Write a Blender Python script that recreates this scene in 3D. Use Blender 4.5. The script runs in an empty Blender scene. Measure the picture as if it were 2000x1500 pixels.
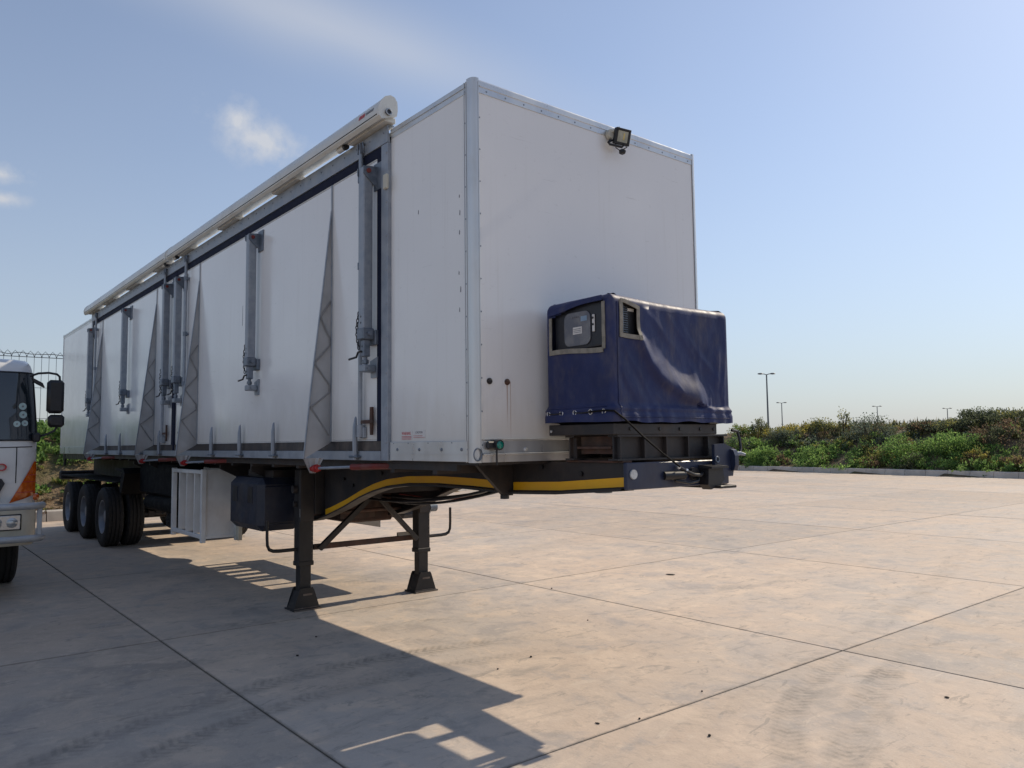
import bpy, math, random
import numpy as np
from mathutils import Vector, Matrix, noise as mnoise

random.seed(7)
rng = np.random.default_rng(7)
SC = bpy.context.scene
COL = SC.collection
R = math.radians

# ------------------------------------------------------------------ camera
cam_d = bpy.data.cameras.new('camera')
cam = bpy.data.objects.new('camera', cam_d)
COL.objects.link(cam)
SC.camera = cam
yaw, pitch, roll = R(140.988), R(4.3155), R(-0.668)
Fv = Vector((math.cos(pitch)*math.cos(yaw), math.cos(pitch)*math.sin(yaw), math.sin(pitch)))
rv = Vector((math.sin(yaw), -math.cos(yaw), 0))
uv_ = rv.cross(Fv)
r2 = rv*math.cos(roll) + uv_*math.sin(roll)
u2 = -rv*math.sin(roll) + uv_*math.cos(roll)
M = Matrix.Identity(4)
for i in range(3):
    M[i][0], M[i][1], M[i][2] = r2[i], u2[i], -Fv[i]
M[0][3], M[1][3], M[2][3] = 4.291, -3.1513, 1.7852
cam.matrix_world = M
cam_d.sensor_width = 36.0
cam_d.lens = 1514.56/2000*36.0
cam_d.clip_start = 0.05
cam_d.clip_end = 9000

# ------------------------------------------------------------------ world and sun
TO_SUN = Vector((0.018, 1.2546, 1.0)).normalized()
SUN_EL = math.asin(TO_SUN.z)
SUN_ROT = math.atan2(TO_SUN.x, TO_SUN.y)
world = bpy.data.worlds.new('World')
SC.world = world
world.use_nodes = True
world.cycles.sampling_method = 'MANUAL'
world.cycles.sample_map_resolution = 512
wn, wl = world.node_tree.nodes, world.node_tree.links
wn.clear()
wout = wn.new('ShaderNodeOutputWorld')
wbg = wn.new('ShaderNodeBackground')
wbg.inputs['Strength'].default_value = 0.098
sky = wn.new('ShaderNodeTexSky')
sky.sky_type = 'NISHITA'
sky.sun_disc = False
sky.sun_elevation = SUN_EL
sky.sun_rotation = SUN_ROT
sky.air_density = 1.0
sky.dust_density = 0.35
sky.ozone_density = 3.0
wl.new(wbg.outputs[0], wout.inputs[0])


def wmath(op, a, b=None, c=None):
    n = wn.new('ShaderNodeMath'); n.operation = op
    for i, v in enumerate((a, b, c)):
        if v is None: continue
        if isinstance(v, (int, float)): n.inputs[i].default_value = v
        else: wl.new(v, n.inputs[i])
    return n.outputs[0]


wgeo = wn.new('ShaderNodeTexCoord')
WDIR = wgeo.outputs['Generated']


def pix_dir(px, py):
    return (Fv + r2*((px-1000)/1514.56) - u2*((py-750)/1514.56)).normalized()


def wnoise(scale, detail):
    nz = wn.new('ShaderNodeTexNoise')
    nz.inputs['Scale'].default_value = scale
    nz.inputs['Detail'].default_value = detail
    nz.inputs['Roughness'].default_value = 0.6
    wl.new(WDIR, nz.inputs['Vector'])
    return nz.outputs['Fac']


N_FINE, N_BROAD = wnoise(24.0, 5), wnoise(2.3, 2)


def cloud(px, py, w, h, rot, nz, strength, lo, hi, nw):
    """soft cloud patch around one direction of the sky, broken up by noise"""
    d = pix_dir(px, py)
    t1 = Vector((0, 0, 1)).cross(d).normalized()
    t2 = d.cross(t1)
    a1 = t1*math.cos(rot) + t2*math.sin(rot)
    a2 = -t1*math.sin(rot) + t2*math.cos(rot)
    fm = Matrix((a1, a2, a1.cross(a2))).transposed()
    mp = wn.new('ShaderNodeMapping'); mp.vector_type = 'TEXTURE'
    wl.new(WDIR, mp.inputs['Vector'])
    mp.inputs['Location'].default_value = d
    mp.inputs['Rotation'].default_value = fm.to_euler()
    mp.inputs['Scale'].default_value = (w, h, 0.5)
    gr = wn.new('ShaderNodeTexGradient'); gr.gradient_type = 'SPHERICAL'
    wl.new(mp.outputs[0], gr.inputs[0])
    fall = gr.outputs['Fac']
    s = wmath('MULTIPLY_ADD', fall, 0.6, nw)
    mr = wn.new('ShaderNodeMapRange'); mr.interpolation_type = 'LINEAR'
    wl.new(s, mr.inputs['Value'])
    mr.inputs['From Min'].default_value = lo
    mr.inputs['From Max'].default_value = hi
    mr.inputs['To Max'].default_value = strength
    return wmath('MULTIPLY', mr.outputs[0], wmath('MULTIPLY', fall, 2.2))


fn = wmath('MULTIPLY_ADD', N_FINE, 2.0, -0.95)
bn_ = wmath('MULTIPLY', N_BROAD, 0.6)
masks = [
    cloud(515, 282, 0.100, 0.048, R(24), None, 0.62, 0.10, 0.95, fn),
    cloud(466, 238, 0.040, 0.044, R(-20), None, 0.58, 0.10, 0.95, fn),
    cloud(2, 340, 0.042, 0.020, 0, None, 0.60, 0.12, 0.90, fn),
    cloud(2, 388, 0.042, 0.015, 0, None, 0.60, 0.12, 0.90, fn),
    cloud(640, 50, 0.60, 0.075, R(13), None, 0.22, 0.30, 0.85, bn_),
]
# high thin haze all over the sky
mask = wmath('MULTIPLY', wmath('MULTIPLY', N_BROAD, N_BROAD), 0.16)
for k_, m_ in enumerate(masks):
    mask = wmath('MAXIMUM', mask, m_) if k_ < 4 else wmath('ADD', mask, m_)
mask = wmath('MINIMUM', mask, 0.9)
hsv = wn.new('ShaderNodeHueSaturation')
hsv.inputs['Hue'].default_value = 0.502
hsv.inputs['Saturation'].default_value = 0.86
hsv.inputs['Value'].default_value = 1.0
wl.new(sky.outputs[0], hsv.inputs['Color'])
wmix = wn.new('ShaderNodeMixRGB')
wl.new(mask, wmix.inputs[0])
wl.new(hsv.outputs[0], wmix.inputs[1])
wmix.inputs[2].default_value = (4.6, 4.75, 5.1, 1)
# dusty air low over the horizon, the same all round
wsep = wn.new('ShaderNodeSeparateXYZ'); wl.new(WDIR, wsep.inputs[0])
low = wmath('POWER', 2.718, wmath('MULTIPLY', wmath('ABSOLUTE', wsep.outputs[2]), -4.2))
low = wmath('MULTIPLY', low, 0.86)
whz = wn.new('ShaderNodeMixRGB')
wl.new(low, whz.inputs[0])
wl.new(wmix.outputs[0], whz.inputs[1])
whz.inputs[2].default_value = (2.85, 3.05, 3.40, 1)
wl.new(whz.outputs[0], wbg.inputs['Color'])

sun_d = bpy.data.lights.new('sun', 'SUN')
sun_d.energy = 2.75
sun_d.angle = R(0.55)
sun_d.color = (1.0, 0.87, 0.68)
sun = bpy.data.objects.new('sun', sun_d)
COL.objects.link(sun)
sun.rotation_euler = (-TO_SUN).to_track_quat('-Z', 'Y').to_euler()
sun.location = (0, 30, 40)

SC.view_settings.view_transform = 'Standard'
SC.view_settings.look = 'None'
SC.view_settings.gamma = 1.0
SC.view_settings.use_curve_mapping = False
SC.view_settings.exposure = 0.56
SC.cycles.max_bounces = 6
SC.cycles.diffuse_bounces = 3
SC.cycles.glossy_bounces = 3
SC.cycles.transmission_bounces = 3
SC.cycles.caustics_reflective = False
SC.cycles.caustics_refractive = False

# ------------------------------------------------------------------ material helpers


class NT:
    def __init__(s, name):
        s.m = bpy.data.materials.new(name); s.m.use_nodes = True
        s.n, s.l = s.m.node_tree.nodes, s.m.node_tree.links
        s.b = s.n['Principled BSDF']
        s.geo = None

    def pos(s):
        if not s.geo: s.geo = s.n.new('ShaderNodeNewGeometry')
        return s.geo.outputs['Position']

    def set(s, sock, v):
        if isinstance(v, (int, float)): sock.default_value = v
        elif isinstance(v, (tuple, list)):
            sock.default_value = tuple(v) + ((1,) if len(v) == 3 and len(sock.default_value) == 4 else ())
        else: s.l.new(v, sock)

    def math(s, op, a, b=None, c=None, clamp=False):
        n = s.n.new('ShaderNodeMath'); n.operation = op; n.use_clamp = clamp
        for i, v in enumerate((a, b, c)):
            if v is not None: s.set(n.inputs[i], v)
        return n.outputs[0]

    def vmap(s, vec, scale=(1, 1, 1), loc=(0, 0, 0), rot=(0, 0, 0)):
        n = s.n.new('ShaderNodeMapping')
        s.l.new(vec, n.inputs['Vector'])
        n.inputs['Scale'].default_value = scale
        n.inputs['Location'].default_value = loc
        n.inputs['Rotation'].default_value = rot
        return n.outputs[0]

    def noise(s, vec, scale, detail=4, rough=0.55, dist=0.0):
        n = s.n.new('ShaderNodeTexNoise')
        s.l.new(vec, n.inputs['Vector'])
        n.inputs['Scale'].default_value = scale
        n.inputs['Detail'].default_value = detail
        n.inputs['Roughness'].default_value = rough
        n.inputs['Distortion'].default_value = dist
        return n.outputs['Fac']

    def ramp(s, v, lo, hi, a=0.0, b=1.0):
        n = s.n.new('ShaderNodeMapRange'); n.interpolation_type = 'SMOOTHSTEP'
        s.set(n.inputs['Value'], v)
        n.inputs['From Min'].default_value = lo
        n.inputs['From Max'].default_value = hi
        n.inputs['To Min'].default_value = a
        n.inputs['To Max'].default_value = b
        return n.outputs[0]

    def mix(s, f, a, b, typ='MIX'):
        n = s.n.new('ShaderNodeMixRGB'); n.blend_type = typ
        s.set(n.inputs[0], f); s.set(n.inputs[1], a); s.set(n.inputs[2], b)
        return n.outputs[0]

    def bump(s, h, strength=0.3, dist=0.01):
        n = s.n.new('ShaderNodeBump')
        n.inputs['Strength'].default_value = strength
        n.inputs['Distance'].default_value = dist
        s.l.new(h, n.inputs['Height'])
        s.l.new(n.outputs[0], s.b.inputs['Normal'])

    def out(s, col=None, rough=None, metal=None, spec=None, coat=None):
        if col is not None: s.set(s.b.inputs['Base Color'], col)
        if rough is not None: s.set(s.b.inputs['Roughness'], rough)
        if metal is not None: s.set(s.b.inputs['Metallic'], metal)
        if spec is not None: s.set(s.b.inputs['Specular IOR Level'], spec)
        if coat is not None: s.set(s.b.inputs['Coat Weight'], coat)
        return s.m


def vary(name, c1, c2, rough=0.5, metal=0.0, scale=6.0, bump=0.0, bscale=60, coat=0.0, stretch=(1, 1, 1), rvar=0.1, spec=0.5,
         dust=0.0, dustcol=(0.32, 0.26, 0.2), bdist=0.004):
    """a plain painted / metal / rubber surface: two close tones broken by noise, uneven gloss, optional dust and fine relief"""
    t = NT(name)
    p = t.vmap(t.pos(), stretch)
    n = t.noise(p, scale, 3, 0.6)
    f = t.ramp(n, 0.32, 0.68)
    col = t.mix(f, c1, c2)
    if dust:
        d = t.ramp(t.noise(t.vmap(t.pos(), (1, 1, 0.6), (3, 7, 1)), 3.1, 4, 0.65), 0.45, 0.8, 0, dust)
        col = t.mix(d, col, dustcol)
    r = t.ramp(n, 0.3, 0.7, max(0.02, rough-rvar), min(1, rough+rvar))
    if bump:
        t.bump(t.noise(t.pos(), bscale, 1, 0.6), bump, bdist)
    t.m.node_tree.nodes['Principled BSDF'].inputs['Coat Roughness'].default_value = 0.06
    return t.out(col, r, metal, spec, coat)


MAT = {}
MAT['alu'] = vary('aluminium_extrusion', (0.58, 0.59, 0.60), (0.68, 0.69, 0.69), 0.34, 0.5, 3.0, 0.05, 90, stretch=(1, 1, 0.4), dust=0.25)
MAT['galv'] = vary('galvanised_steel', (0.25, 0.285, 0.335), (0.34, 0.37, 0.415), 0.5, 0.25, 9.0, 0.08, 120, dust=0.15)
MAT['galv_dark'] = vary('weathered_galvanised_steel', (0.13, 0.16, 0.20), (0.22, 0.25, 0.30), 0.5, 0.4, 14.0, 0.1, 100, dust=0.15)
MAT['seal'] = vary('navy_rubber_seal', (0.008, 0.011, 0.030), (0.014, 0.018, 0.042), 0.8, 0, 8.0, spec=0.2)
MAT['brown_seal'] = vary('dirty_sill', (0.035, 0.032, 0.036), (0.075, 0.062, 0.056), 0.7, 0, 5.0, dust=0.4)
MAT['trim'] = vary('white_door_edge_trim', (0.62, 0.62, 0.61), (0.70, 0.70, 0.68), 0.4, 0, 5.0)
MAT['fabric'] = vary('grey_gusset_fabric', (0.35, 0.35, 0.355), (0.44, 0.44, 0.445), 0.62, 0, 3.0, 0.25, 220, dust=0.35)
MAT['fold'] = vary('fold_seam_of_gusset', (0.22, 0.22, 0.225), (0.28, 0.275, 0.275), 0.8, 0, 9.0)
MAT['awning'] = vary('off_white_awning_casing', (0.60, 0.60, 0.56), (0.68, 0.67, 0.63), 0.35, 0, 2.5, dust=0.3)
MAT['black'] = vary('black_plastic', (0.010, 0.010, 0.013), (0.02, 0.02, 0.024), 0.45, 0, 8.0)
MAT['flat_black'] = vary('flat_black_plastic', (0.004, 0.004, 0.005), (0.008, 0.008, 0.009), 0.8, 0, 8.0, spec=0.2)
MAT['chassis'] = vary('dark_chassis_paint', (0.014, 0.014, 0.018), (0.036, 0.030, 0.029), 0.55, 0, 4.0, 0.12, 70, dust=0.35, dustcol=(0.12, 0.085, 0.06))
MAT['rusty'] = vary('rusty_brown_steel', (0.045, 0.026, 0.021), (0.10, 0.05, 0.036), 0.75, 0, 7.0, 0.3, 80, dust=0.3)
MAT['navy'] = vary('navy_chassis_paint', (0.012, 0.020, 0.055), (0.022, 0.034, 0.075), 0.42, 0, 5.0, 0.1, 60, dust=0.35, dustcol=(0.10, 0.09, 0.09))
MAT['yellow'] = vary('yellow_reflective_tape', (0.88, 0.43, 0.010), (0.92, 0.48, 0.015), 0.4, 0, 5.0, 0.05, 200, dust=0.2, dustcol=(0.4, 0.22, 0.05))
MAT['leg'] = vary('black_landing_leg_paint', (0.008, 0.008, 0.010), (0.022, 0.019, 0.018), 0.55, 0, 6.0, 0.15, 60, dust=0.3, dustcol=(0.10, 0.08, 0.065))
MAT['worn_edge'] = vary('worn_bare_steel_edge', (0.12, 0.09, 0.075), (0.22, 0.18, 0.15), 0.6, 0.3, 12.0)
MAT['red'] = vary('faded_red_paint', (0.30, 0.012, 0.014), (0.42, 0.03, 0.03), 0.5, 0, 12.0)
MAT['redbrown'] = vary('oxide_red_bar', (0.14, 0.02, 0.018), (0.22, 0.035, 0.028), 0.65, 0, 9.0, dust=0.2)
MAT['tyre'] = vary('tyre_rubber', (0.012, 0.012, 0.013), (0.028, 0.027, 0.027), 0.85, 0, 9.0, 0.3, 60, dust=0.12, dustcol=(0.07, 0.06, 0.05))
MAT['rim'] = vary('silver_wheel_rim', (0.24, 0.26, 0.30), (0.36, 0.38, 0.42), 0.45, 0.3, 7.0, dust=0.4, dustcol=(0.12, 0.10, 0.08))
MAT['white_paint'] = vary('white_steel_paint', (0.72, 0.72, 0.72), (0.80, 0.80, 0.79), 0.45, 0, 4.0, 0.1, 40, dust=0.35, dustcol=(0.36, 0.32, 0.27))
MAT['toolbox'] = vary('navy_black_plastic_toolbox', (0.012, 0.016, 0.032), (0.020, 0.026, 0.045), 0.5, 0, 5.0, 0.15, 150, dust=0.15)
MAT['canopy'] = vary('black_generator_canopy', (0.010, 0.011, 0.017), (0.018, 0.02, 0.028), 0.4, 0, 5.0)
MAT['tape'] = vary('grey_binding_tape', (0.20, 0.185, 0.155), (0.30, 0.275, 0.23), 0.75, 0, 18.0, 0.2, 200)
MAT['eyelet'] = vary('steel_eyelet', (0.6, 0.6, 0.6), (0.75, 0.75, 0.74), 0.3, 0.6, 10.0)
MAT['screen'] = vary('smoked_control_window', (0.10, 0.11, 0.14), (0.17, 0.175, 0.19), 0.14, 0, 9.0, spec=0.8)
MAT['sticker'] = vary('off_white_sticker', (0.62, 0.60, 0.58), (0.72, 0.70, 0.68), 0.5, 0, 20.0)
MAT['blue_sticker'] = vary('pale_blue_sticker', (0.20, 0.30, 0.42), (0.26, 0.36, 0.48), 0.5, 0, 20.0)
MAT['red_print'] = vary('red_print', (0.48, 0.03, 0.04), (0.55, 0.05, 0.06), 0.6, 0, 20.0)
MAT['grey_print'] = vary('grey_print', (0.12, 0.12, 0.14), (0.2, 0.2, 0.22), 0.6, 0, 20.0)
MAT['green_lens'] = vary('green_lens', (0.0, 0.14, 0.10), (0.01, 0.22, 0.17), 0.15, 0, 14.0, coat=0.5)
MAT['reflector'] = vary('white_round_reflector', (0.50, 0.52, 0.53), (0.62, 0.64, 0.64), 0.3, 0, 30.0)
MAT['cream'] = vary('aged_cream_plastic', (0.50, 0.48, 0.40), (0.58, 0.56, 0.48), 0.5, 0, 9.0)
MAT['lamp_glass'] = vary('floodlight_glass', (0.34, 0.35, 0.30), (0.46, 0.46, 0.38), 0.12, 0, 20.0, coat=0.6)
MAT['lamp_led'] = vary('yellow_led_plate', (0.55, 0.42, 0.12), (0.62, 0.5, 0.2), 0.4, 0, 20.0)
MAT['truck_white'] = vary('truck_white_paint', (0.66, 0.66, 0.66), (0.72, 0.72, 0.71), 0.22, 0, 2.0, coat=0.6, dust=0.2)
MAT['truck_cream'] = vary('cream_bumper_paint', (0.58, 0.53, 0.42), (0.64, 0.60, 0.49), 0.35, 0, 4.0, coat=0.3, dust=0.25)
MAT['windscreen'] = vary('dark_windscreen_glass', (0.012, 0.018, 0.024), (0.02, 0.028, 0.036), 0.04, 0, 1.5, spec=0.9, rvar=0.02)
MAT['orange'] = vary('orange_indicator_lens', (0.52, 0.085, 0.006), (0.66, 0.14, 0.01), 0.18, 0, 25.0, coat=0.6)
MAT['headlamp'] = vary('clear_headlamp_lens', (0.40, 0.42, 0.43), (0.62, 0.64, 0.65), 0.1, 0.4, 16.0, coat=0.8)
MAT['bullbar'] = vary('grey_bullbar_tube', (0.36, 0.38, 0.41), (0.46, 0.48, 0.50), 0.45, 0.3, 6.0, dust=0.3)
MAT['teal_sticker'] = vary('pale_licence_disc', (0.36, 0.50, 0.50), (0.46, 0.60, 0.60), 0.4, 0, 30.0)
MAT['groove'] = vary('dark_panel_gap', (0.01, 0.01, 0.012), (0.02, 0.02, 0.022), 0.8, 0, 9.0)
MAT['kerb'] = vary('weathered_kerb_concrete', (0.42, 0.39, 0.35), (0.54, 0.50, 0.45), 0.85, 0, 2.0, 0.4, 40)
MAT['pole'] = vary('grey_lamp_post_steel', (0.14, 0.15, 0.16), (0.19, 0.20, 0.21), 0.5, 0.3, 3.0)
MAT['wire'] = vary('dark_fence_wire', (0.08, 0.088, 0.10), (0.11, 0.118, 0.13), 0.5, 0.3, 5.0)
MAT['stone'] = vary('dark_pebble', (0.018, 0.015, 0.013), (0.05, 0.04, 0.032), 0.85, 0, 40.0, 0.4, 200)
MAT['stem'] = vary('shrub_stem_bark', (0.06, 0.045, 0.03), (0.11, 0.085, 0.06), 0.85, 0, 12.0, 0.3, 60)


def white_panel():
    t = NT('white_grp_panel')
    p = t.pos()
    big = t.ramp(t.noise(p, 0.55, 4), 0.3, 0.7)
    col = t.mix(big, (0.80, 0.795, 0.79), (0.85, 0.845, 0.835))
    st = t.noise(t.vmap(p, (7, 7, 0.22)), 2.2, 3, 0.7)
    col = t.mix(t.ramp(st, 0.55, 0.85, 0, 0.16), col, (0.50, 0.46, 0.40))
    gr = t.noise(t.vmap(p, (1, 1, 1.4)), 11, 4, 0.75)
    col = t.mix(t.ramp(gr, 0.60, 0.80, 0, 0.30), col, (0.45, 0.43, 0.41))
    sep = t.n.new('ShaderNodeSeparateXYZ'); t.l.new(p, sep.inputs[0])
    # splash dirt low on the panels, ragged upper edge
    hgt = t.math('ADD', sep.outputs[2], t.math('MULTIPLY', t.noise(t.vmap(p, (3, 3, 0.8)), 2.5, 3), 0.45))
    col = t.mix(t.ramp(hgt, 2.0, 2.5, 0.42, 0.0), col, (0.56, 0.51, 0.44))
    # two rust runs below the bolts of the bulkhead
    for yy, wd, l0 in ((0.285, 0.006, 1.86), (0.315, 0.003, 1.72), (0.124, 0.003, 2.1)):
        dy = t.math('ABSOLUTE', t.math('SUBTRACT', t.math('ADD', sep.outputs[1], t.math('MULTIPLY', t.noise(p, 9, 2), 0.006)), yy+0.003))
        m = t.ramp(dy, wd*0.3, wd, 0.75, 0.0)
        m = t.math('MULTIPLY', m, t.ramp(sep.outputs[2], l0, l0+0.3))
        m = t.math('MULTIPLY', m, t.math('LESS_THAN', sep.outputs[2], 2.215))
        m = t.math('MULTIPLY', m, t.math('GREATER_THAN', sep.outputs[0], -0.06))
        col = t.mix(m, col, (0.32, 0.13, 0.06))
    sc_ = t.noise(t.vmap(p, (1.2, 1.2, 9.0), (3, 1, 7)), 3.0, 4, 0.7, 0.6)
    col = t.mix(t.ramp(sc_, 0.66, 0.74, 0, 0.30), col, (0.42, 0.40, 0.38))
    rgh = t.ramp(t.noise(p, 2.6, 2), 0.3, 0.7, 0.13, 0.24)
    t.bump(t.noise(t.vmap(p, (1, 1, 1)), 1.5, 3), 0.06, 0.03)
    return t.out(col, rgh, 0, 0.55)


MAT['panel'] = white_panel()


def tarp():
    t = NT('navy_tarpaulin')
    p = t.pos()
    f = t.ramp(t.noise(p, 3.5, 5), 0.3, 0.7)
    col = t.mix(f, (0.013, 0.021, 0.085), (0.020, 0.031, 0.112))
    d = t.ramp(t.noise(t.vmap(p, (1, 1.4, 0.5)), 4, 4, 0.7), 0.46, 0.78, 0, 0.40)
    col = t.mix(d, col, (0.16, 0.14, 0.13))
    w = t.noise(p, 260, 2)
    crease = t.noise(t.vmap(p, (1, 1, 0.6)), 12, 3, 0.6, 0.8)
    h = t.math('ADD', t.math('MULTIPLY', w, 0.10), crease)
    t.bump(h, 0.22, 0.010)
    return t.out(col, t.ramp(crease, 0.3, 0.7, 0.50, 0.62), 0, 0.35)


MAT['tarp'] = tarp()


def concrete():
    t = NT('broomed_yard_concrete')
    p = t.pos()
    oi = t.n.new('ShaderNodeObjectInfo')
    sep = t.n.new('ShaderNodeSeparateXYZ'); t.l.new(p, sep.inputs[0])
    n1 = t.noise(p, 0.3, 4, 0.62)
    n2 = t.noise(t.vmap(p, (1, 1, 1), (5, 57, 0)), 1.7, 5, 0.70, 0.5)
    n3 = t.noise(t.vmap(p, (1.0, 0.5, 1), (11, 3, 0), (0, 0, 0.5)), 1.4, 5, 0.72, 0.8)
    n4 = t.noise(t.vmap(p, (2.4, 0.9, 1), (9, 1, 0), (0, 0, 0.9)), 2.6, 4, 0.75, 1.0)
    sp = t.noise(p, 95, 2, 0.7)
    col = t.mix(t.ramp(n1, 0.32, 0.68), (0.520, 0.405, 0.310), (0.455, 0.395, 0.340))
    col = t.mix(t.ramp(n2, 0.50, 0.64, 0, 0.85), col, (0.590, 0.470, 0.365))
    col = t.mix(t.ramp(n2, 0.34, 0.47, 0.75, 0), col, (0.350, 0.305, 0.270))
    # smudges of mud and rubber
    col = t.mix(t.ramp(n3, 0.55, 0.72, 0, 0.6), col, (0.290, 0.255, 0.220))
    col = t.mix(t.ramp(n4, 0.58, 0.66, 0, 0.5), col, (0.230, 0.205, 0.180))
    col = t.mix(t.ramp(n4, 0.32, 0.42, 0.5, 0), col, (0.590, 0.490, 0.385))
    # slab to slab difference
    hue = t.math('ADD', t.math('MULTIPLY', oi.outputs['Random'], 0.20), 0.90)
    mul = t.n.new('ShaderNodeVectorMath'); mul.operation = 'SCALE'
    t.l.new(col, mul.inputs[0]); t.l.new(hue, mul.inputs['Scale'])
    col = mul.outputs[0]
    # tyre tracks: bands along big arcs with a tread pattern; several bands share a centre
    groups = (((4.73, 3.14), ((3.73, 0.12, 1.0), (3.30, 0.10, 0.5)), (1.9, 3.9)),
              ((10.7, 5.04), ((9.58, 0.13, 0.9), (10.35, 0.10, 0.35)), (2.6, 4.6)),
              ((3.07, -0.127), ((4.63, 0.13, 1.0), (4.12, 0.11, 0.85), (5.6, 0.16, 0.5), (6.6, 0.2, 0.45)), (0.1, 2.6)),
              ((-46.2, -4.5), ((41.6, 0.3, 0.35), (39.4, 0.3, 0.3), (47.6, 0.14, 0.4)), (8.0, 14.0)))
    brk = t.ramp(n1, 0.30, 0.60, 0.25, 1.0)
    fine = t.ramp(n2, 0.35, 0.62, 0.35, 1.0)
    tot = None
    for (cx, cy), bands, (f0, f1) in groups:
        fade = t.ramp(sep.outputs[1], f0, f1, 1, 0)
        dx = t.math('SUBTRACT', sep.outputs[0], cx); dy = t.math('SUBTRACT', sep.outputs[1], cy)
        rr = t.math('SQRT', t.math('ADD', t.math('MULTIPLY', dx, dx), t.math('MULTIPLY', dy, dy)))
        ang = t.math('MULTIPLY', t.math('ARCTAN2', dy, dx), bands[0][0])
        for rad, hw, k in bands:
            off = t.math('ABSOLUTE', t.math('SUBTRACT', rr, rad))
            band = t.ramp(off, hw*0.5, hw*1.25, k, 0)
            chev = t.math('ADD', t.math('MULTIPLY', ang, 92.0), t.math('MULTIPLY', off, 60.0))
            tread = t.ramp(t.math('SINE', chev), -0.5, 0.6, 0.6, 1.0)
            m = t.math('MULTIPLY', t.math('MULTIPLY', band, tread), fade)
            tot = m if tot is None else t.math('MAXIMUM', tot, m)
    n5 = t.noise(t.vmap(p, (1, 1, 1), (3, 8, 0)), 6.5, 4, 0.72, 0.3)
    tot = t.math('MULTIPLY', t.math('MULTIPLY', tot, brk), t.math('MULTIPLY', fine, t.ramp(n5, 0.35, 0.6, 0.45, 1.0)))
    col = t.mix(t.ramp(n5, 0.53, 0.66, 0, 0.42), col, (0.335, 0.285, 0.240))
    col = t.mix(t.ramp(n5, 0.34, 0.46, 0.40, 0), col, (0.61, 0.485, 0.375))
    col = t.mix(t.math('MULTIPLY', tot, 0.88), col, (0.19, 0.168, 0.145))
    col = t.mix(t.ramp(sp, 0.57, 0.74, 0, 0.40), col, (0.26, 0.228, 0.195))
    col = t.mix(t.ramp(sp, 0.28, 0.42, 0.25, 0), col, (0.62, 0.53, 0.43))
    # dirt packed along the slab joints, uneven in width
    for k_, (o_, st_) in enumerate(((0.82, 4.27), (-1.09, 4.31))):
        q = t.math('FRACT', t.math('ADD', t.math('DIVIDE', t.math('SUBTRACT', sep.outputs[k_], o_), st_), 100.5))
        q = t.math('MULTIPLY', t.math('ABSOLUTE', t.math('SUBTRACT', q, 0.5)), st_)
        q = t.math('ADD', q, t.math('MULTIPLY', n5, -0.035))
        col = t.mix(t.ramp(q, -0.012, 0.006, 0.55, 0), col, (0.17, 0.145, 0.12))
    broom = t.noise(t.vmap(p, (95, 2.5, 1)), 1.0, 1, 0.6)
    h = t.math('ADD', t.math('MULTIPLY', broom, 0.5), t.math('MULTIPLY', t.noise(p, 4.0, 4, 0.7), 2.2))
    t.bump(h, 0.5, 0.006)
    return t.out(col, t.ramp(n2, 0.3, 0.7, 0.62, 0.85), 0, 0.35)


MAT['concrete'] = concrete()


def soil():
    t = NT('dry_soil_and_litter')
    p = t.pos()
    a = t.ramp(t.noise(p, 2.0, 4, 0.7), 0.35, 0.65)
    col = t.mix(a, (0.11, 0.075, 0.045), (0.21, 0.15, 0.095))
    b = t.ramp(t.noise(p, 14, 5, 0.7), 0.45, 0.7)
    col = t.mix(t.math('MULTIPLY', b, 0.5), col, (0.30, 0.23, 0.15))
    g = t.ramp(t.noise(t.vmap(p, (1, 1, 1), (4, 4, 4)), 0.4, 6, 0.65), 0.46, 0.62, 0, 0.7)
    col = t.mix(g, col, (0.075, 0.095, 0.03))
    t.bump(t.noise(p, 9, 3, 0.7), 0.8, 0.08)
    return t.out(col, 0.95, 0, 0.2)


MAT['soil'] = soil()


def leafmat(name, rough=0.55):
    t = NT(name)
    a = t.n.new('ShaderNodeAttribute'); a.attribute_name = 'leafcol'
    t.out(a.outputs['Color'], rough, 0, 0.3)
    tr = t.n.new('ShaderNodeBsdfTranslucent')
    t.l.new(a.outputs['Color'], tr.inputs['Color'])
    mx = t.n.new('ShaderNodeMixShader'); mx.inputs[0].default_value = 0.55
    t.l.new(t.b.outputs[0], mx.inputs[1]); t.l.new(tr.outputs[0], mx.inputs[2])
    o = [n for n in t.n if n.type == 'OUTPUT_MATERIAL'][0]
    t.l.new(mx.outputs[0], o.inputs['Surface'])
    return t.m


MAT['leaf'] = leafmat('leaf')

# ------------------------------------------------------------------ mesh helpers


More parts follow.
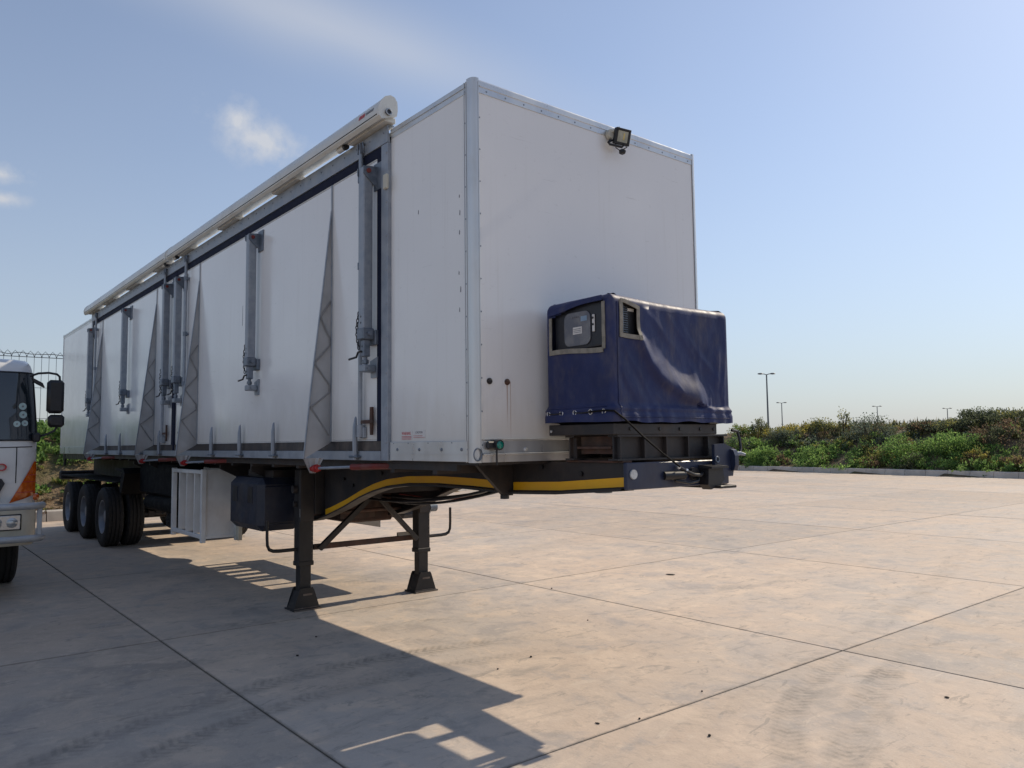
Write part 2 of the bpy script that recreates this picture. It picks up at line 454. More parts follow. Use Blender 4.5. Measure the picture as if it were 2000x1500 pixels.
class MB:
    def __init__(s):
        s.v, s.f = [], []

    def add(s, vs, fs):
        o = len(s.v)
        s.v += [tuple(q) for q in vs]
        s.f += [tuple(i+o for i in q) for q in fs]
        return s

    def box(s, x0, x1, y0, y1, z0, z1, c=0.0):
        if x0 > x1: x0, x1 = x1, x0
        if y0 > y1: y0, y1 = y1, y0
        if z0 > z1: z0, z1 = z1, z0
        c = min(c, (x1-x0)*0.45, (y1-y0)*0.45, (z1-z0)*0.45)
        if c <= 0:
            vs = [(x, y, z) for x in (x0, x1) for y in (y0, y1) for z in (z0, z1)]
            return s.add(vs, [(0, 1, 3, 2), (4, 6, 7, 5), (0, 4, 5, 1), (2, 3, 7, 6), (0, 2, 6, 4), (1, 5, 7, 3)])
        vs, idx = [], {}
        X, Y, Z = (x0, x1), (y0, y1), (z0, z1)
        for i in (0, 1):
            for j in (0, 1):
                for k in (0, 1):
                    sx, sy, sz = (c if i == 0 else -c), (c if j == 0 else -c), (c if k == 0 else -c)
                    for a in range(3):
                        idx[i, j, k, a] = len(vs)
                        vs.append((X[i]+(0 if a == 0 else sx), Y[j]+(0 if a == 1 else sy), Z[k]+(0 if a == 2 else sz)))
        fs = []
        for e in (0, 1):
            q = [idx[e, j, k, 0] for j, k in ((0, 0), (1, 0), (1, 1), (0, 1))]; fs.append(q if e else q[::-1])
            q = [idx[i, e, k, 1] for i, k in ((0, 0), (0, 1), (1, 1), (1, 0))]; fs.append(q if e else q[::-1])
            q = [idx[i, j, e, 2] for i, j in ((0, 0), (1, 0), (1, 1), (0, 1))]; fs.append(q if e else q[::-1])
        cen = Vector(((x0+x1)/2, (y0+y1)/2, (z0+z1)/2))
        def orient(q):
            a, b, d = Vector(vs[q[0]]), Vector(vs[q[1]]), Vector(vs[q[2]])
            n = (b-a).cross(d-a)
            mid = sum((Vector(vs[w]) for w in q), Vector())/len(q)
            fs.append(q if n.dot(mid-cen) > 0 else q[::-1])
        for j in (0, 1):
            for k in (0, 1):
                orient([idx[0, j, k, 1], idx[1, j, k, 1], idx[1, j, k, 2], idx[0, j, k, 2]])
        for i in (0, 1):
            for k in (0, 1):
                orient([idx[i, 0, k, 0], idx[i, 1, k, 0], idx[i, 1, k, 2], idx[i, 0, k, 2]])
        for i in (0, 1):
            for j in (0, 1):
                orient([idx[i, j, 0, 0], idx[i, j, 1, 0], idx[i, j, 1, 1], idx[i, j, 0, 1]])
        for i in (0, 1):
            for j in (0, 1):
                for k in (0, 1):
                    orient([idx[i, j, k, 0], idx[i, j, k, 1], idx[i, j, k, 2]])
        return s.add(vs, fs)

    def cyl(s, p0, p1, r, n=12, r1=None, cap=True):
        p0, p1 = Vector(p0), Vector(p1)
        r1 = r if r1 is None else r1
        d = (p1-p0).normalized()
        a = d.orthogonal().normalized(); b = d.cross(a)
        vs = []
        for P, rr in ((p0, r), (p1, r1)):
            for i in range(n):
                t = 2*math.pi*i/n
                vs.append(P + (a*math.cos(t)+b*math.sin(t))*rr)
        fs = [(i, (i+1) % n, n+(i+1) % n, n+i) for i in range(n)]
        if cap: fs += [tuple(range(n))[::-1], tuple(range(n, 2*n))]
        return s.add(vs, fs)

    def tube(s, pts, r, n=10, closed=False):
        pts = [Vector(q) for q in pts]
        m = len(pts)
        rs = r if isinstance(r, (list, tuple)) else [r]*m
        vs, prev = [], None
        for i, P in enumerate(pts):
            if closed: d = pts[(i+1) % m]-pts[i-1]
            else: d = pts[min(i+1, m-1)]-pts[max(i-1, 0)]
            d.normalize()
            if prev is None: a = d.orthogonal().normalized()
            else:
                a = prev - d*prev.dot(d)
                a = a.normalized() if a.length > 1e-6 else d.orthogonal().normalized()
            prev = a
            b = d.cross(a)
            for k in range(n):
                t = 2*math.pi*k/n
                vs.append(P+(a*math.cos(t)+b*math.sin(t))*rs[i])
        fs = []
        for i in range(m if closed else m-1):
            j = (i+1) % m
            for k in range(n):
                fs.append((i*n+k, i*n+(k+1) % n, j*n+(k+1) % n, j*n+k))
        if not closed: fs += [tuple(range(n))[::-1], tuple(range((m-1)*n, m*n))]
        return s.add(vs, fs)

    def prism(s, poly, axis, a, b):
        """poly in the two other axes (in xyz order), extruded along axis from a to b"""
        def P(u, v, w):
            return {0: (w, u, v), 1: (u, w, v), 2: (u, v, w)}[axis]
        n = len(poly)
        vs = [P(u, v, a) for u, v in poly]+[P(u, v, b) for u, v in poly]
        fs = [(i, (i+1) % n, n+(i+1) % n, n+i) for i in range(n)] + [tuple(range(n))[::-1], tuple(range(n, 2*n))]
        return s.add(vs, fs)

    def lathe(s, prof, n=32, axis=1, mod=None):
        """profile of (radius, along-axis) turned about an axis through the local origin"""
        vs = []
        for i in range(n):
            t = 2*math.pi*i/n
            for k, (r, a) in enumerate(prof):
                if mod: r = mod(i, k, r)
                c, d = r*math.cos(t), r*math.sin(t)
                vs.append({1: (c, a, d), 0: (a, c, d), 2: (c, d, a)}[axis])
        m = len(prof); fs = []
        for i in range(n):
            j = (i+1) % n
            for k in range(m-1):
                fs.append((i*m+k, i*m+k+1, j*m+k+1, j*m+k))
        return s.add(vs, fs)

    def dome(s, c, axis, r, h, n=8):
        c = Vector(c); ax = Vector(axis).normalized()
        a = ax.orthogonal().normalized(); b = ax.cross(a)
        vs = []
        for rr, hh in ((r, 0), (r*0.8, h*0.65)):
            for i in range(n):
                t = 2*math.pi*i/n
                vs.append(c+(a*math.cos(t)+b*math.sin(t))*rr+ax*hh)
        vs.append(c+ax*h)
        fs = [(i, (i+1) % n, n+(i+1) % n, n+i) for i in range(n)]+[(n+i, n+(i+1) % n, 2*n) for i in range(n)]
        return s.add(vs, fs)

    def build(s, name, mat, parent=None, smooth=35, off=None):
        me = bpy.data.meshes.new(name)
        vs = s.v if off is None else [(x-off[0], y-off[1], z-off[2]) for x, y, z in s.v]
        me.from_pydata(vs, [], s.f)
        import bmesh
        bm = bmesh.new(); bm.from_mesh(me)
        bmesh.ops.recalc_face_normals(bm, faces=bm.faces)
        bm.to_mesh(me); bm.free()
        if smooth:
            me.polygons.foreach_set('use_smooth', [True]*len(me.polygons))
            me.set_sharp_from_angle(angle=R(smooth))
        me.materials.append(MAT[mat])
        return link(name, me, parent)


def link(name, me, parent=None, loc=None, rot=None):
    o = bpy.data.objects.new(name, me)
    COL.objects.link(o)
    if parent is not None: o.parent = parent
    if loc is not None: o.location = loc
    if rot is not None: o.rotation_euler = rot
    return o


def empty(name, loc=(0, 0, 0), parent=None, rot=None):
    o = link(name, None, parent, loc, rot)
    o.empty_display_size = 0.3
    return o


def tag(o, label=None, cat=None, group=None, kind=None):
    if label: o['label'] = label
    if cat: o['category'] = cat
    if group: o['group'] = group
    if kind: o['kind'] = kind
    return o


def copy_tree(o, parent=None):
    c = o.copy(); COL.objects.link(c); c.parent = parent
    for ch in list(o.children): copy_tree(ch, c)
    return c


def text(body, size, mat, parent, matrix, name='lettering', extrude=0.0006, xs=1.0):
    cu = bpy.data.curves.new(name, 'FONT')
    cu.body = body; cu.size = size; cu.extrude = extrude
    cu.align_x = 'LEFT'
    tmp = bpy.data.objects.new('tmp', cu)
    me = bpy.data.meshes.new_from_object(tmp)
    bpy.data.objects.remove(tmp)
    me.transform(Matrix.Diagonal((xs, 1, 1, 1)))
    me.transform(matrix)
    me.materials.clear(); me.materials.append(MAT[mat])
    me.name = name
    return link(name, me, parent)


# matrix that puts text (its x right, y up) on a wall facing -y / +x, lower left corner at p
def on_minus_y(p):
    return Matrix(((1, 0, 0, p[0]), (0, 0, -1, p[1]), (0, 1, 0, p[2]), (0, 0, 0, 1)))


def on_plus_x(p):
    return Matrix(((0, 0, 1, p[0]), (1, 0, 0, p[1]), (0, 1, 0, p[2]), (0, 0, 0, 1)))


# ================================================================== ground
YARD = [(-17.6, -30.0), (-17.6, 7.0), (-26.0, 36.45), (24.0, 31.2), (24.0, -30.0)]


def yard_dist(X, Y):
    """signed distance to the yard outline: positive outside"""
    n = len(YARD)
    best = np.full(X.shape, 1e9)
    inside = np.zeros(X.shape, bool)
    for i in range(n):
        ax, ay = YARD[i]; bx, by = YARD[(i+1) % n]
        dx, dy = bx-ax, by-ay
        t = np.clip(((X-ax)*dx+(Y-ay)*dy)/(dx*dx+dy*dy), 0, 1)
        best = np.minimum(best, np.hypot(X-(ax+t*dx), Y-(ay+t*dy)))
        cond = ((ay > Y) != (by > Y)) & (X < (bx-ax)*(Y-ay)/((by-ay)+1e-12)+ax)
        inside ^= cond
    return np.where(inside, -best, best)


def smooth01(t):
    t = np.clip(t, 0, 1)
    return t*t*(3-2*t)


def wobble(X, Y):
    return (np.sin(X*0.9+1.3)*np.cos(Y*0.7+0.4)+0.6*np.sin(X*2.1+Y*1.7)+0.5*np.sin(X*0.33-Y*0.41+2))/2.1


def bank_z(X, Y):
    D = yard_dist(X, Y)
    rear = smooth01((-14-X)/4.0)*smooth01((30-Y)/6.0)          # steeper and nearer behind the trailer
    run = 6.5*(1-rear)+4.2*rear
    top = (2.05+0.14*wobble(X*0.35, Y*0.35))*(1-rear)+2.0*rear
    z = 0.20+top*smooth01((D-0.25)/run)
    z = z+0.13*wobble(X, Y)*smooth01((D-0.6)/2.0)
    z = z*(1-0.9*smooth01((D-16)/25.0)*(1-rear*0))
    return np.where(D < 0.12, -0.09, z)


def coords(lo, hi, a, b, step):
    far = [3.0, 7.0, 14.0, 30.0, 60.0, 130.0, 300.0, 700.0, 1600.0, 3500.0]
    c = list(np.arange(a, b+1e-6, step))
    return np.array([a-f for f in far[::-1]]+c+[b+f for f in far])


gx = coords(0, 0, -46, 34, 0.5)
gy = coords(0, 0, -40, 60, 0.5)
GX, GY = np.meshgrid(gx, gy, indexing='ij')
GZ = bank_z(GX, GY)
far_m = (np.abs(GX+6) > 45) | (np.abs(GY-10) > 55)
GZ = np.where(far_m & (GZ > 0), np.minimum(GZ, 0.3), GZ)
nx, ny = GX.shape
me = bpy.data.meshes.new('ground')
ii = np.arange(nx*ny).reshape(nx, ny)
faces = np.stack([ii[:-1, :-1], ii[1:, :-1], ii[1:, 1:], ii[:-1, 1:]], -1).reshape(-1, 4)
me.from_pydata(np.stack([GX, GY, GZ], -1).reshape(-1, 3).tolist(), [], faces.tolist())
me.polygons.foreach_set('use_smooth', [True]*len(me.polygons))
me.materials.append(MAT['soil'])
tag(link('ground', me), kind='structure')

# concrete yard: each slab is a piece, joints are real gaps
yard = empty('concrete_yard', (0, 0, 0)); tag(yard, kind='structure')
SX, SY, X0, Y0, GAP = 4.27, 4.31, 0.82, -1.09, 0.0065
hx, hy = SX/2-GAP, SY/2-GAP
slab = MB().box(-hx, hx, -hy, hy, -0.16, 0.0, 0.004).build('slab', 'concrete', yard, smooth=0)
first = True
for i in range(-7, 6):
    for j in range(-7, 9):
        cx, cy = X0+SX*(i+0.5), Y0+SY*(j+0.5)
        xs = np.array([cx-hx, cx+hx, cx-hx, cx+hx, cx]); ys = np.array([cy-hy, cy-hy, cy+hy, cy+hy, cy])
        if yard_dist(xs, ys)[4] > 3.0: continue
        o = slab if first else slab.copy()
        if not first: COL.objects.link(o)
        first = False
        o.location = (cx, cy, random.uniform(-0.0015, 0.0015))
joint = MB()
joint.add([(-17.4, -30, -0.04), (24, -30, -0.04), (24, 31, -0.04), (-25.5, 36, -0.04), (-17.4, 7, -0.04)], [(0, 1, 2, 3, 4)])
joint.build('joint_filler', 'groove', yard, smooth=0)

# kerb stones round the yard
kerb = empty('kerb', (0, 0, 0)); tag(kerb, kind='structure')
kprof = [(-0.02, -0.1), (0.20, -0.1), (0.20, 0.27), (0.05, 0.27), (0.02, 0.24), (-0.02, 0.02)]
kmesh = None
for a, b in ((0, 1), (1, 2), (2, 3)):
    A, B = Vector(YARD[a]), Vector(YARD[b])
    L = (B-A).length; n = int(L/1.0); st = L/n
    ang = math.atan2((B-A).y, (B-A).x)
    for k in range(n):
        c = A+(B-A)*((k+0.5)/n)
        if kmesh is None:
            kb = MB().prism([(-v[0], v[1]) for v in kprof], 0, -0.49, 0.49)
            # prism along x: poly is (y,z); outside of the yard lies on the left of A->B, so mirror later by sign
            ko = kb.build('kerb_stone', 'kerb', kerb, smooth=25); kmesh = ko.data
        else:
            ko = link('kerb_stone', kmesh, kerb)
        ko.location = (c.x, c.y, random.uniform(-0.006, 0.006))
        ko.rotation_euler = (0, 0, ang+math.pi+random.uniform(-0.006, 0.006))
        ko.scale = (st, 1, 1)

# ================================================================== trailer
BW, ZB, ZT, BL = 2.5, 1.65, 4.373, 16.05
T = empty('semi_trailer', (0, 0, 0))
tag(T, 'long white box semi trailer with folding side panels, standing on two black landing legs', 'trailer')

# -- body panels
MB().box(-BL+0.02, -0.02, 0.03, BW-0.03, ZT-0.05, ZT-0.004, 0.004).build('roof_panel', 'panel', T)
MB().box(-BL+0.03, -0.03, 0.05, BW-0.05, ZB-0.02, ZB+0.03).build('floor', 'chassis', T)
front = MB().box(-0.035, -0.006, 0.05, BW-0.05, 1.80, 4.29).build('front_panel', 'panel', T)
fs_ = MB().box(-1.145, -0.09, 0.004, 0.035, 1.795, 4.285).build('side_panel', 'panel', T)
MB().box(-BL+0.03, -12.74, 0.004, 0.035, 1.80, 4.30).build('side_panel', 'panel', T)
MB().box(-BL+0.03, -0.03, BW-0.035, BW-0.004, 1.66, 4.33).build('far_side_panel', 'panel', T)
MB().box(-BL+0.006, -BL+0.03, 0.03, BW-0.03, 1.66, 4.33).build('rear_panel', 'panel', T)
# backing wall behind the folding panels
MB().box(-12.76, -1.13, 0.03, 0.06, 1.66, 4.33).build('inner_wall', 'seal', T)


def corner_post(name, x, y, sx, sy, w, z0, z1, r=0.045):
    """rounded aluminium extrusion on a vertical edge; sx, sy point inwards"""
    m = MB()
    out = []
    for k in range(7):
        t = math.pi/2*k/6
        out.append((x+sx*(r-r*math.cos(t)), y+sy*(r-r*math.sin(t))))
    poly = [(x, y+sy*w)]+out+[(x+sx*w*1.35, y), (x+sx*w*1.35, y+sy*0.03), (x+sx*r, y+sy*r), (x+sx*0.03, y+sy*w)]
    m.prism(poly, 2, z0, z1)
    return m


cp = corner_post('corner_post', 0.004, -0.008, -1, 1, 0.055, ZB-0.002, ZT+0.006).build('corner_post', 'alu', T)
rb = MB()
for q in (0.072, 0.094):   # raised ribs of the extrusion
    rb.box(-q-0.005, -q, -0.013, -0.007, ZB, ZT-0.01, 0.001)
rb.box(0.003, 0.009, 0.040, 0.046, ZB+0.0, ZT-0.02, 0.001)
rb.build('extrusion_rib', 'alu', cp)
rv_ = MB()
for k in range(12):
    z = 1.74+k*0.232
    rv_.dome((-0.083, -0.0085, z), (0, -1, 0), 0.007, 0.004, 6)
    rv_.dome((0.0045, 0.052, z+0.03), (1, 0, 0), 0.007, 0.004, 6)
tag(rv_.build('rivets', 'galv_dark', cp), kind='stuff')
corner_post('corner_post', 0.004, BW+0.008, -1, -1, 0.055, ZB, ZT+0.004).build('corner_post', 'alu', T)
corner_post('corner_post', -BL-0.004, -0.006, 1, 1, 0.05, ZB, ZT+0.004).build('corner_post', 'alu', T)
corner_post('corner_post', -BL-0.004, BW+0.006, 1, -1, 0.05, ZB, ZT+0.004).build('corner_post', 'alu', T)

# -- top rails
m = MB().prism([(0.0, 4.285), (0.0, 4.325), (-0.006, 4.328), (-0.006, 4.36), (0.012, ZT+0.004), (0.06, ZT+0.004), (0.06, 4.285)], 0, -1.14, -0.075)
m.build('side_top_rail', 'alu', T)
m = MB().prism([(0.0, 4.29), (0.0, 4.325), (-0.006, 4.328), (-0.006, 4.36), (0.012, ZT+0.004), (0.06, ZT+0.004), (0.06, 4.29)], 0, -BL, -12.74)
m.build('side_top_rail', 'alu', T)
m = MB().prism([(-0.004, 4.275), (-0.001, 4.275), (-0.001, 4.318), (0.003, 4.322), (0.003, 4.360), (-0.012, ZT+0.003), (-0.06, ZT+0.003), (-0.06, 4.275)], 1, 0.05, BW-0.045)
ftr = m.build('front_top_rail', 'alu', T)
rv_ = MB()
for k in range(14):
    rv_.dome((-0.001, 0.12+k*0.175, 4.297), (1, 0, 0), 0.007, 0.004, 6)
tag(rv_.build('rivets', 'galv_dark', ftr), kind='stuff')
m = MB().prism([(BW, 4.29), (BW+0.006, 4.33), (BW+0.006, 4.36), (BW-0.012, ZT+0.004), (BW-0.06, ZT+0.004), (BW-0.06, 4.29)], 0, -BL+0.05, -0.075)
m.build('far_top_rail', 'alu', T)

# -- bottom rails
br_ = MB().box(-1.14, -0.085, -0.012, 0.03, ZB+0.004, 1.80, 0.003)
br_.box(-1.14, -0.085, -0.016, -0.010, 1.705, 1.709)
bro = br_.build('side_bottom_rail', 'alu', T)
for x in (-1.02, -0.70, -0.40, -0.15):
    MB().dome((x, -0.012, 1.74), (0, -1, 0), 0.013, 0.010, 10).build('bolt', 'galv_dark', bro)
rv_ = MB()
for x in (-1.08, -0.86, -0.58, -0.27):
    rv_.dome((x, -0.012, 1.788), (0, -1, 0), 0.005, 0.004, 6)
tag(rv_.build('rivets', 'galv_dark', bro), kind='stuff')
MB().box(-BL+0.05, -12.74, -0.010, 0.03, ZB+0.004, 1.80, 0.003).build('side_bottom_rail', 'alu', T)
fbr = MB().prism([(-0.03, ZB), (0.006, ZB), (0.010, ZB+0.048), (0.024, ZB+0.052), (0.024, ZB+0.060), (0.006, ZB+0.064), (0.003, 1.800), (0.014, 1.806), (0.014, 1.812), (-0.03, 1.815)],
                 1, 0.05, BW-0.05).build('front_bottom_rail', 'alu', T)
for y in (0.44, 1.1, 1.9):
    MB().dome((0.005, y, 1.735), (1, 0, 0), 0.017, 0.012, 10).build('bolt', 'eyelet', fbr)

# -- frame round the folding panels
FX0, FX1 = -12.75, -1.14
fr = empty('side_frame', (0, 0, 0), T)
fto = MB().prism([(-0.034, 4.255), (-0.034, 4.397), (0.03, 4.402), (0.03, 4.395), (-0.028, 4.390), (-0.006, 4.255)], 0, FX0, FX1).build('frame_top', 'galv', fr)
frt = MB().box(-1.250, -1.142, -0.030, 0.02, ZB+0.001, 4.254, 0.003).build('frame_jamb', 'galv', fr)
MB().box(FX0, -12.645, -0.030, 0.02, ZB+0.001, 4.254, 0.003).build('frame_jamb', 'galv', fr)
MB().box(-12.644, -1.251, -0.036, 0.02, ZB+0.001, 1.728, 0.003).build('frame_sill', 'galv', fr)
MB().box(-7.085, -7.025, -0.028, 0.02, 1.729, 4.254, 0.003).build('frame_mullion', 'seal', fr)
rv_ = MB()
k = 0
x = -1.2
while x > -12.7:
    rv_.dome((x, -0.034, 4.345), (0, -1, 0), 0.009, 0.007, 6); x -= 0.235
tag(rv_.build('rivets', 'galv_dark', fr), kind='stuff')
for z in (1.80, 2.08, 2.36, 2.64, 2.92, 3.20, 3.48, 3.76, 4.17):
    MB().dome((-1.165, -0.030, z), (0, -1, 0), 0.013, 0.008, 8).build('bolt', 'galv', fr)
MB().box(-1.185, -1.125, -0.055, -0.026, 3.86, 3.985, 0.008).build('connector_box', 'cream', fr)


def seals(x0, x1):
    MB().box(x0, x1, -0.022, 0.02, 4.175, 4.253).build('seal', 'seal', fr)
    MB().box(x1-0.078, x1, -0.022, 0.02, 1.810, 4.174).build('seal', 'seal', fr)
    MB().box(x0, x0+0.05, -0.022, 0.02, 1.810, 4.174).build('seal', 'seal', fr)
    MB().box(x0, x1, -0.016, 0.02, 1.729, 1.809).build('sill_seal', 'brown_seal', fr)


seals(-7.024, -1.252)
seals(-12.644, -7.086)


def door(x0, x1):
    d = MB().box(x0+0.012, x1-0.012, -0.013, 0.02, 1.822, 4.163, 0.003).build('folding_panel', 'panel', T)
    e = MB()
    e.box(x0, x0+0.011, -0.017, 0.018, 1.812, 4.173, 0.002)
    e.box(x1-0.011, x1, -0.017, 0.018, 1.812, 4.173, 0.002)
    e.box(x0+0.0115, x1-0.0115, -0.017, 0.018, 1.812, 1.821)
    e.box(x0+0.0115, x1-0.0115, -0.017, 0.018, 4.164, 4.173)
    e.build('edge_trim', 'trim', d)
    return d


for a, b in ((-2.165, -1.332), (-6.005, -2.195), (-6.972, -6.035), (-8.055, -7.166), (-11.775, -8.085), (-12.592, -11.805)):
    door(a, b)
for x in (-2.18, -6.02, -8.07, -11.79):
    MB().box(x-0.013, x+0.013, -0.024, 0.018, 1.812, 4.173, 0.004).build('hinge_strip', 'galv', T)


# -- fabric gussets that stand out from the side
def gusset(x, k):
    g = []
    rows, cols = 34, 7
    z0, z1 = 1.665, 3.93
    random.seed(k)
    ph = random.uniform(0, 6)
    vs = []
    for i in range(rows+1):
        t = i/rows
        z = z1+(z0-z1)*t
        d = 0.012+0.255*(t**1.02)
        lift = 0.14*max(0, (t-0.935)/0.065)      # lower inner corner is cut away
        for j in range(cols+1):
            s = j/cols
            y = -0.02-(d-0.012)*s
            zz = z+(0.0 if t < 0.93 else (1-s)*lift)
            bul = 0.022*math.sin(math.pi*s)*math.sin(2.2*t*math.pi+ph)*t+0.012*math.sin(7*t+5*s+ph)*t*s
            vs.append((x+bul, y, zz))
    w = cols+1
    fs = [(i*w+j, i*w+j+1, (i+1)*w+j+1, (i+1)*w+j) for i in range(rows) for j in range(cols)]
    m = MB().add(vs, fs)
    # small thickness
    m.add([(q[0]-0.006, q[1], q[2]) for q in vs], [f[::-1] for f in fs])
    o = m.build('gusset', 'fabric', T, smooth=60)
    def on(t, s):
        i = min(rows-1, int(t*rows)); j = min(cols-1, int(s*cols)); fi, fj = t*rows-i, s*cols-j
        V = lambda a, b: Vector(vs[a*w+b])
        q = (V(i, j)*(1-fj)+V(i, j+1)*fj)*(1-fi)+(V(i+1, j)*(1-fj)+V(i+1, j+1)*fj)*fi
        return q+Vector((0.004, 0, 0))
    zig = [(0.37, 0.1), (0.44, 0.95), (0.52, 0.12), (0.55, 0.1), (0.62, 0.95), (0.63, 0.95), (0.71, 0.1), (0.74, 0.1), (0.80, 0.95), (0.91, 0.1)]
    f = MB()
    for (a, b), (c, d) in zip(zig[:-1], zig[1:]):
        n = 8
        pts = [on(a+(c-a)*q/n, b+(d-b)*q/n) for q in range(n+1)]
        sm = [pts[0].lerp(pts[-1], q/n) for q in range(n+1)]
        f.tube([p.lerp(s_, 0.5)+Vector((0.003, 0, 0)) for p, s_ in zip(pts, sm)], 0.0075, 6)
    f.build('fold_seam', 'fold', o)
    e = MB().tube([on(i/rows, 1.0)+Vector((-0.002, -0.004, 0)) for i in range(rows+1)], 0.008, 6)
    e.build('edge_cord', 'galv', o)
    # gathered tip under the rail with its red tensioner
    tip = MB()
    n = 9
    top = [(x+0.012*math.sin(i*2.4), -0.275+0.19*i/(n-1), 1.668) for i in range(n)]
    bot = [(x+0.008*math.cos(i*2.9), -0.215+0.055*i/(n-1), 1.535) for i in range(n)]
    tip.add(top+bot, [(i, i+1, n+i+1, n+i) for i in range(n-1)])
    tip.add([(a-0.012, b, c) for a, b, c in top+bot], [(n+i, n+i+1, i+1, i) for i in range(n-1)])
    tip.build('gathered_tip', 'fabric', o, smooth=20)
    r_ = MB()
    r_.cyl((x-0.01, -0.19, 1.575), (x+0.085, -0.17, 1.580), 0.028, 12)
    r_.cyl((x+0.04, -0.18, 1.578), (x+0.055, -0.177, 1.579), 0.036, 12)
    ro = r_.build('tensioner', 'red', T)
    MB().dome((x-0.02, -0.205, 1.578), (-0.3, -1, 0), 0.014, 0.01, 8).build('tensioner_pin', 'eyelet', ro)
    MB().cyl((x+0.08, -0.17, 1.580), (x+0.50, -0.05, 1.595), 0.012, 8).build('tension_rod', 'galv', ro)
    MB().tube([(x+0.48, -0.056, 1.594), (x+0.80, 0.03, 1.604), (x+1.15, 0.16, 1.612)], 0.026, 8).build('red_tube', 'redbrown', ro)


for k, x in enumerate((-2.18, -6.02, -8.07, -11.79)): gusset(x, k+3)


# -- folding prop legs on the panels
def prop(x, ztop=4.10, zbot=2.33, side=1):
    p = empty('prop_leg', (x, 0, 0), T)
    a = MB().box(-0.044, 0.044, -0.142, -0.056, 2.72, ztop-0.01, 0.008).build('tube', 'galv', p)
    m = MB()
    m.box(0.02*side-0.02, 0.02*side+0.12*side, -0.026, -0.013, ztop-0.20, ztop+0.03, 0.003)
    m.prism([(-0.020, ztop+0.0), (-0.15, ztop-0.015), (-0.15, ztop-0.075), (-0.020, ztop-0.19)], 0, 0.047*side, 0.058*side)
    m.prism([(-0.020, ztop+0.0), (-0.15, ztop-0.015), (-0.15, ztop-0.075), (-0.020, ztop-0.14)], 0, -0.047*side, -0.056*side)
    m.build('top_bracket', 'galv_dark', p)
    MB().cyl((-0.07, -0.105, ztop-0.05), (0.07, -0.105, ztop-0.05), 0.020, 10).build('hinge_pin', 'redbrown', p)
    m = MB()
    m.box(-0.056, 0.056, -0.152, -0.048, 2.64, 2.735, 0.008)
    m.box(-0.056, 0.075, -0.05, -0.013, 2.60, 2.72, 0.004)
    m.cyl((-0.075, -0.10, 2.685), (0.09, -0.10, 2.685), 0.016, 8)
    m.build('clamp_collar', 'galv_dark', p)
    m = MB()
    m.box(-0.030, 0.030, -0.130, -0.070, 2.50, 2.64, 0.006)
    m.cyl((0, -0.10, 2.52), (0, -0.10, 2.40), 0.018, 10)
    m.cyl((0, -0.10, 2.475), (0, -0.10, 2.445), 0.030, 6)
    m.build('screw_jack', 'galv_dark', p)
    holes = MB()
    for z in (2.54, 2.585, 2.78, 2.83):
        holes.cyl((0, -0.1305 if z < 2.7 else -0.1425, z), (0, -0.128 if z < 2.7 else -0.140, z), 0.010, 8)
    holes.build('pin_hole', 'black', p)
    m = MB()
    m.prism([(-0.05, 2.47), (0.075, 2.50), (0.065, zbot), (-0.035, zbot)], 1, -0.030, -0.013)
    m.box(-0.052, 0.048, -0.135, -0.030, 2.375, 2.435, 0.008)
    m.cyl((-0.06, -0.09, 2.405), (0.06, -0.09, 2.405), 0.017, 8)
    m.build('foot_bracket', 'galv', p)
    # safety chain and pull ring
    m = MB()
    n = 11
    for i in range(n):
        t = i/(n-1)
        c = Vector((-0.048-0.035*math.sin(math.pi*t), -0.135, 2.86-0.28*t))
        ax = (Vector((1, 0, 0)) if i % 2 else Vector((0, 1, 0)))
        pts = [c+Vector((0, 0, 0.019))*math.cos(w)+ax*0.010*math.sin(w) for w in [2*math.pi*k/8 for k in range(8)]]
        m.tube(pts, 0.0045, 5, True)
    m.build('chain', 'black', p)
    m = MB()
    pts = [Vector((-0.095+0.024*math.cos(w), -0.11, 2.70+0.024*math.sin(w))) for w in [2*math.pi*k/12 for k in range(12)]]
    m.tube(pts, 0.005, 5, True)
    m.tube([(-0.01, -0.13, 2.545), (-0.05, -0.14, 2.54), (-0.06, -0.15, 2.50), (-0.17, -0.16, 2.49)], 0.009, 6)
    m.build('lever', 'black', p)
    return p


for x, sd in ((-1.385, 1), (-3.98, 1), (-6.70, 1), (-7.27, 1), (-9.70, 1), (-12.46, -1)): prop(x, side=sd)


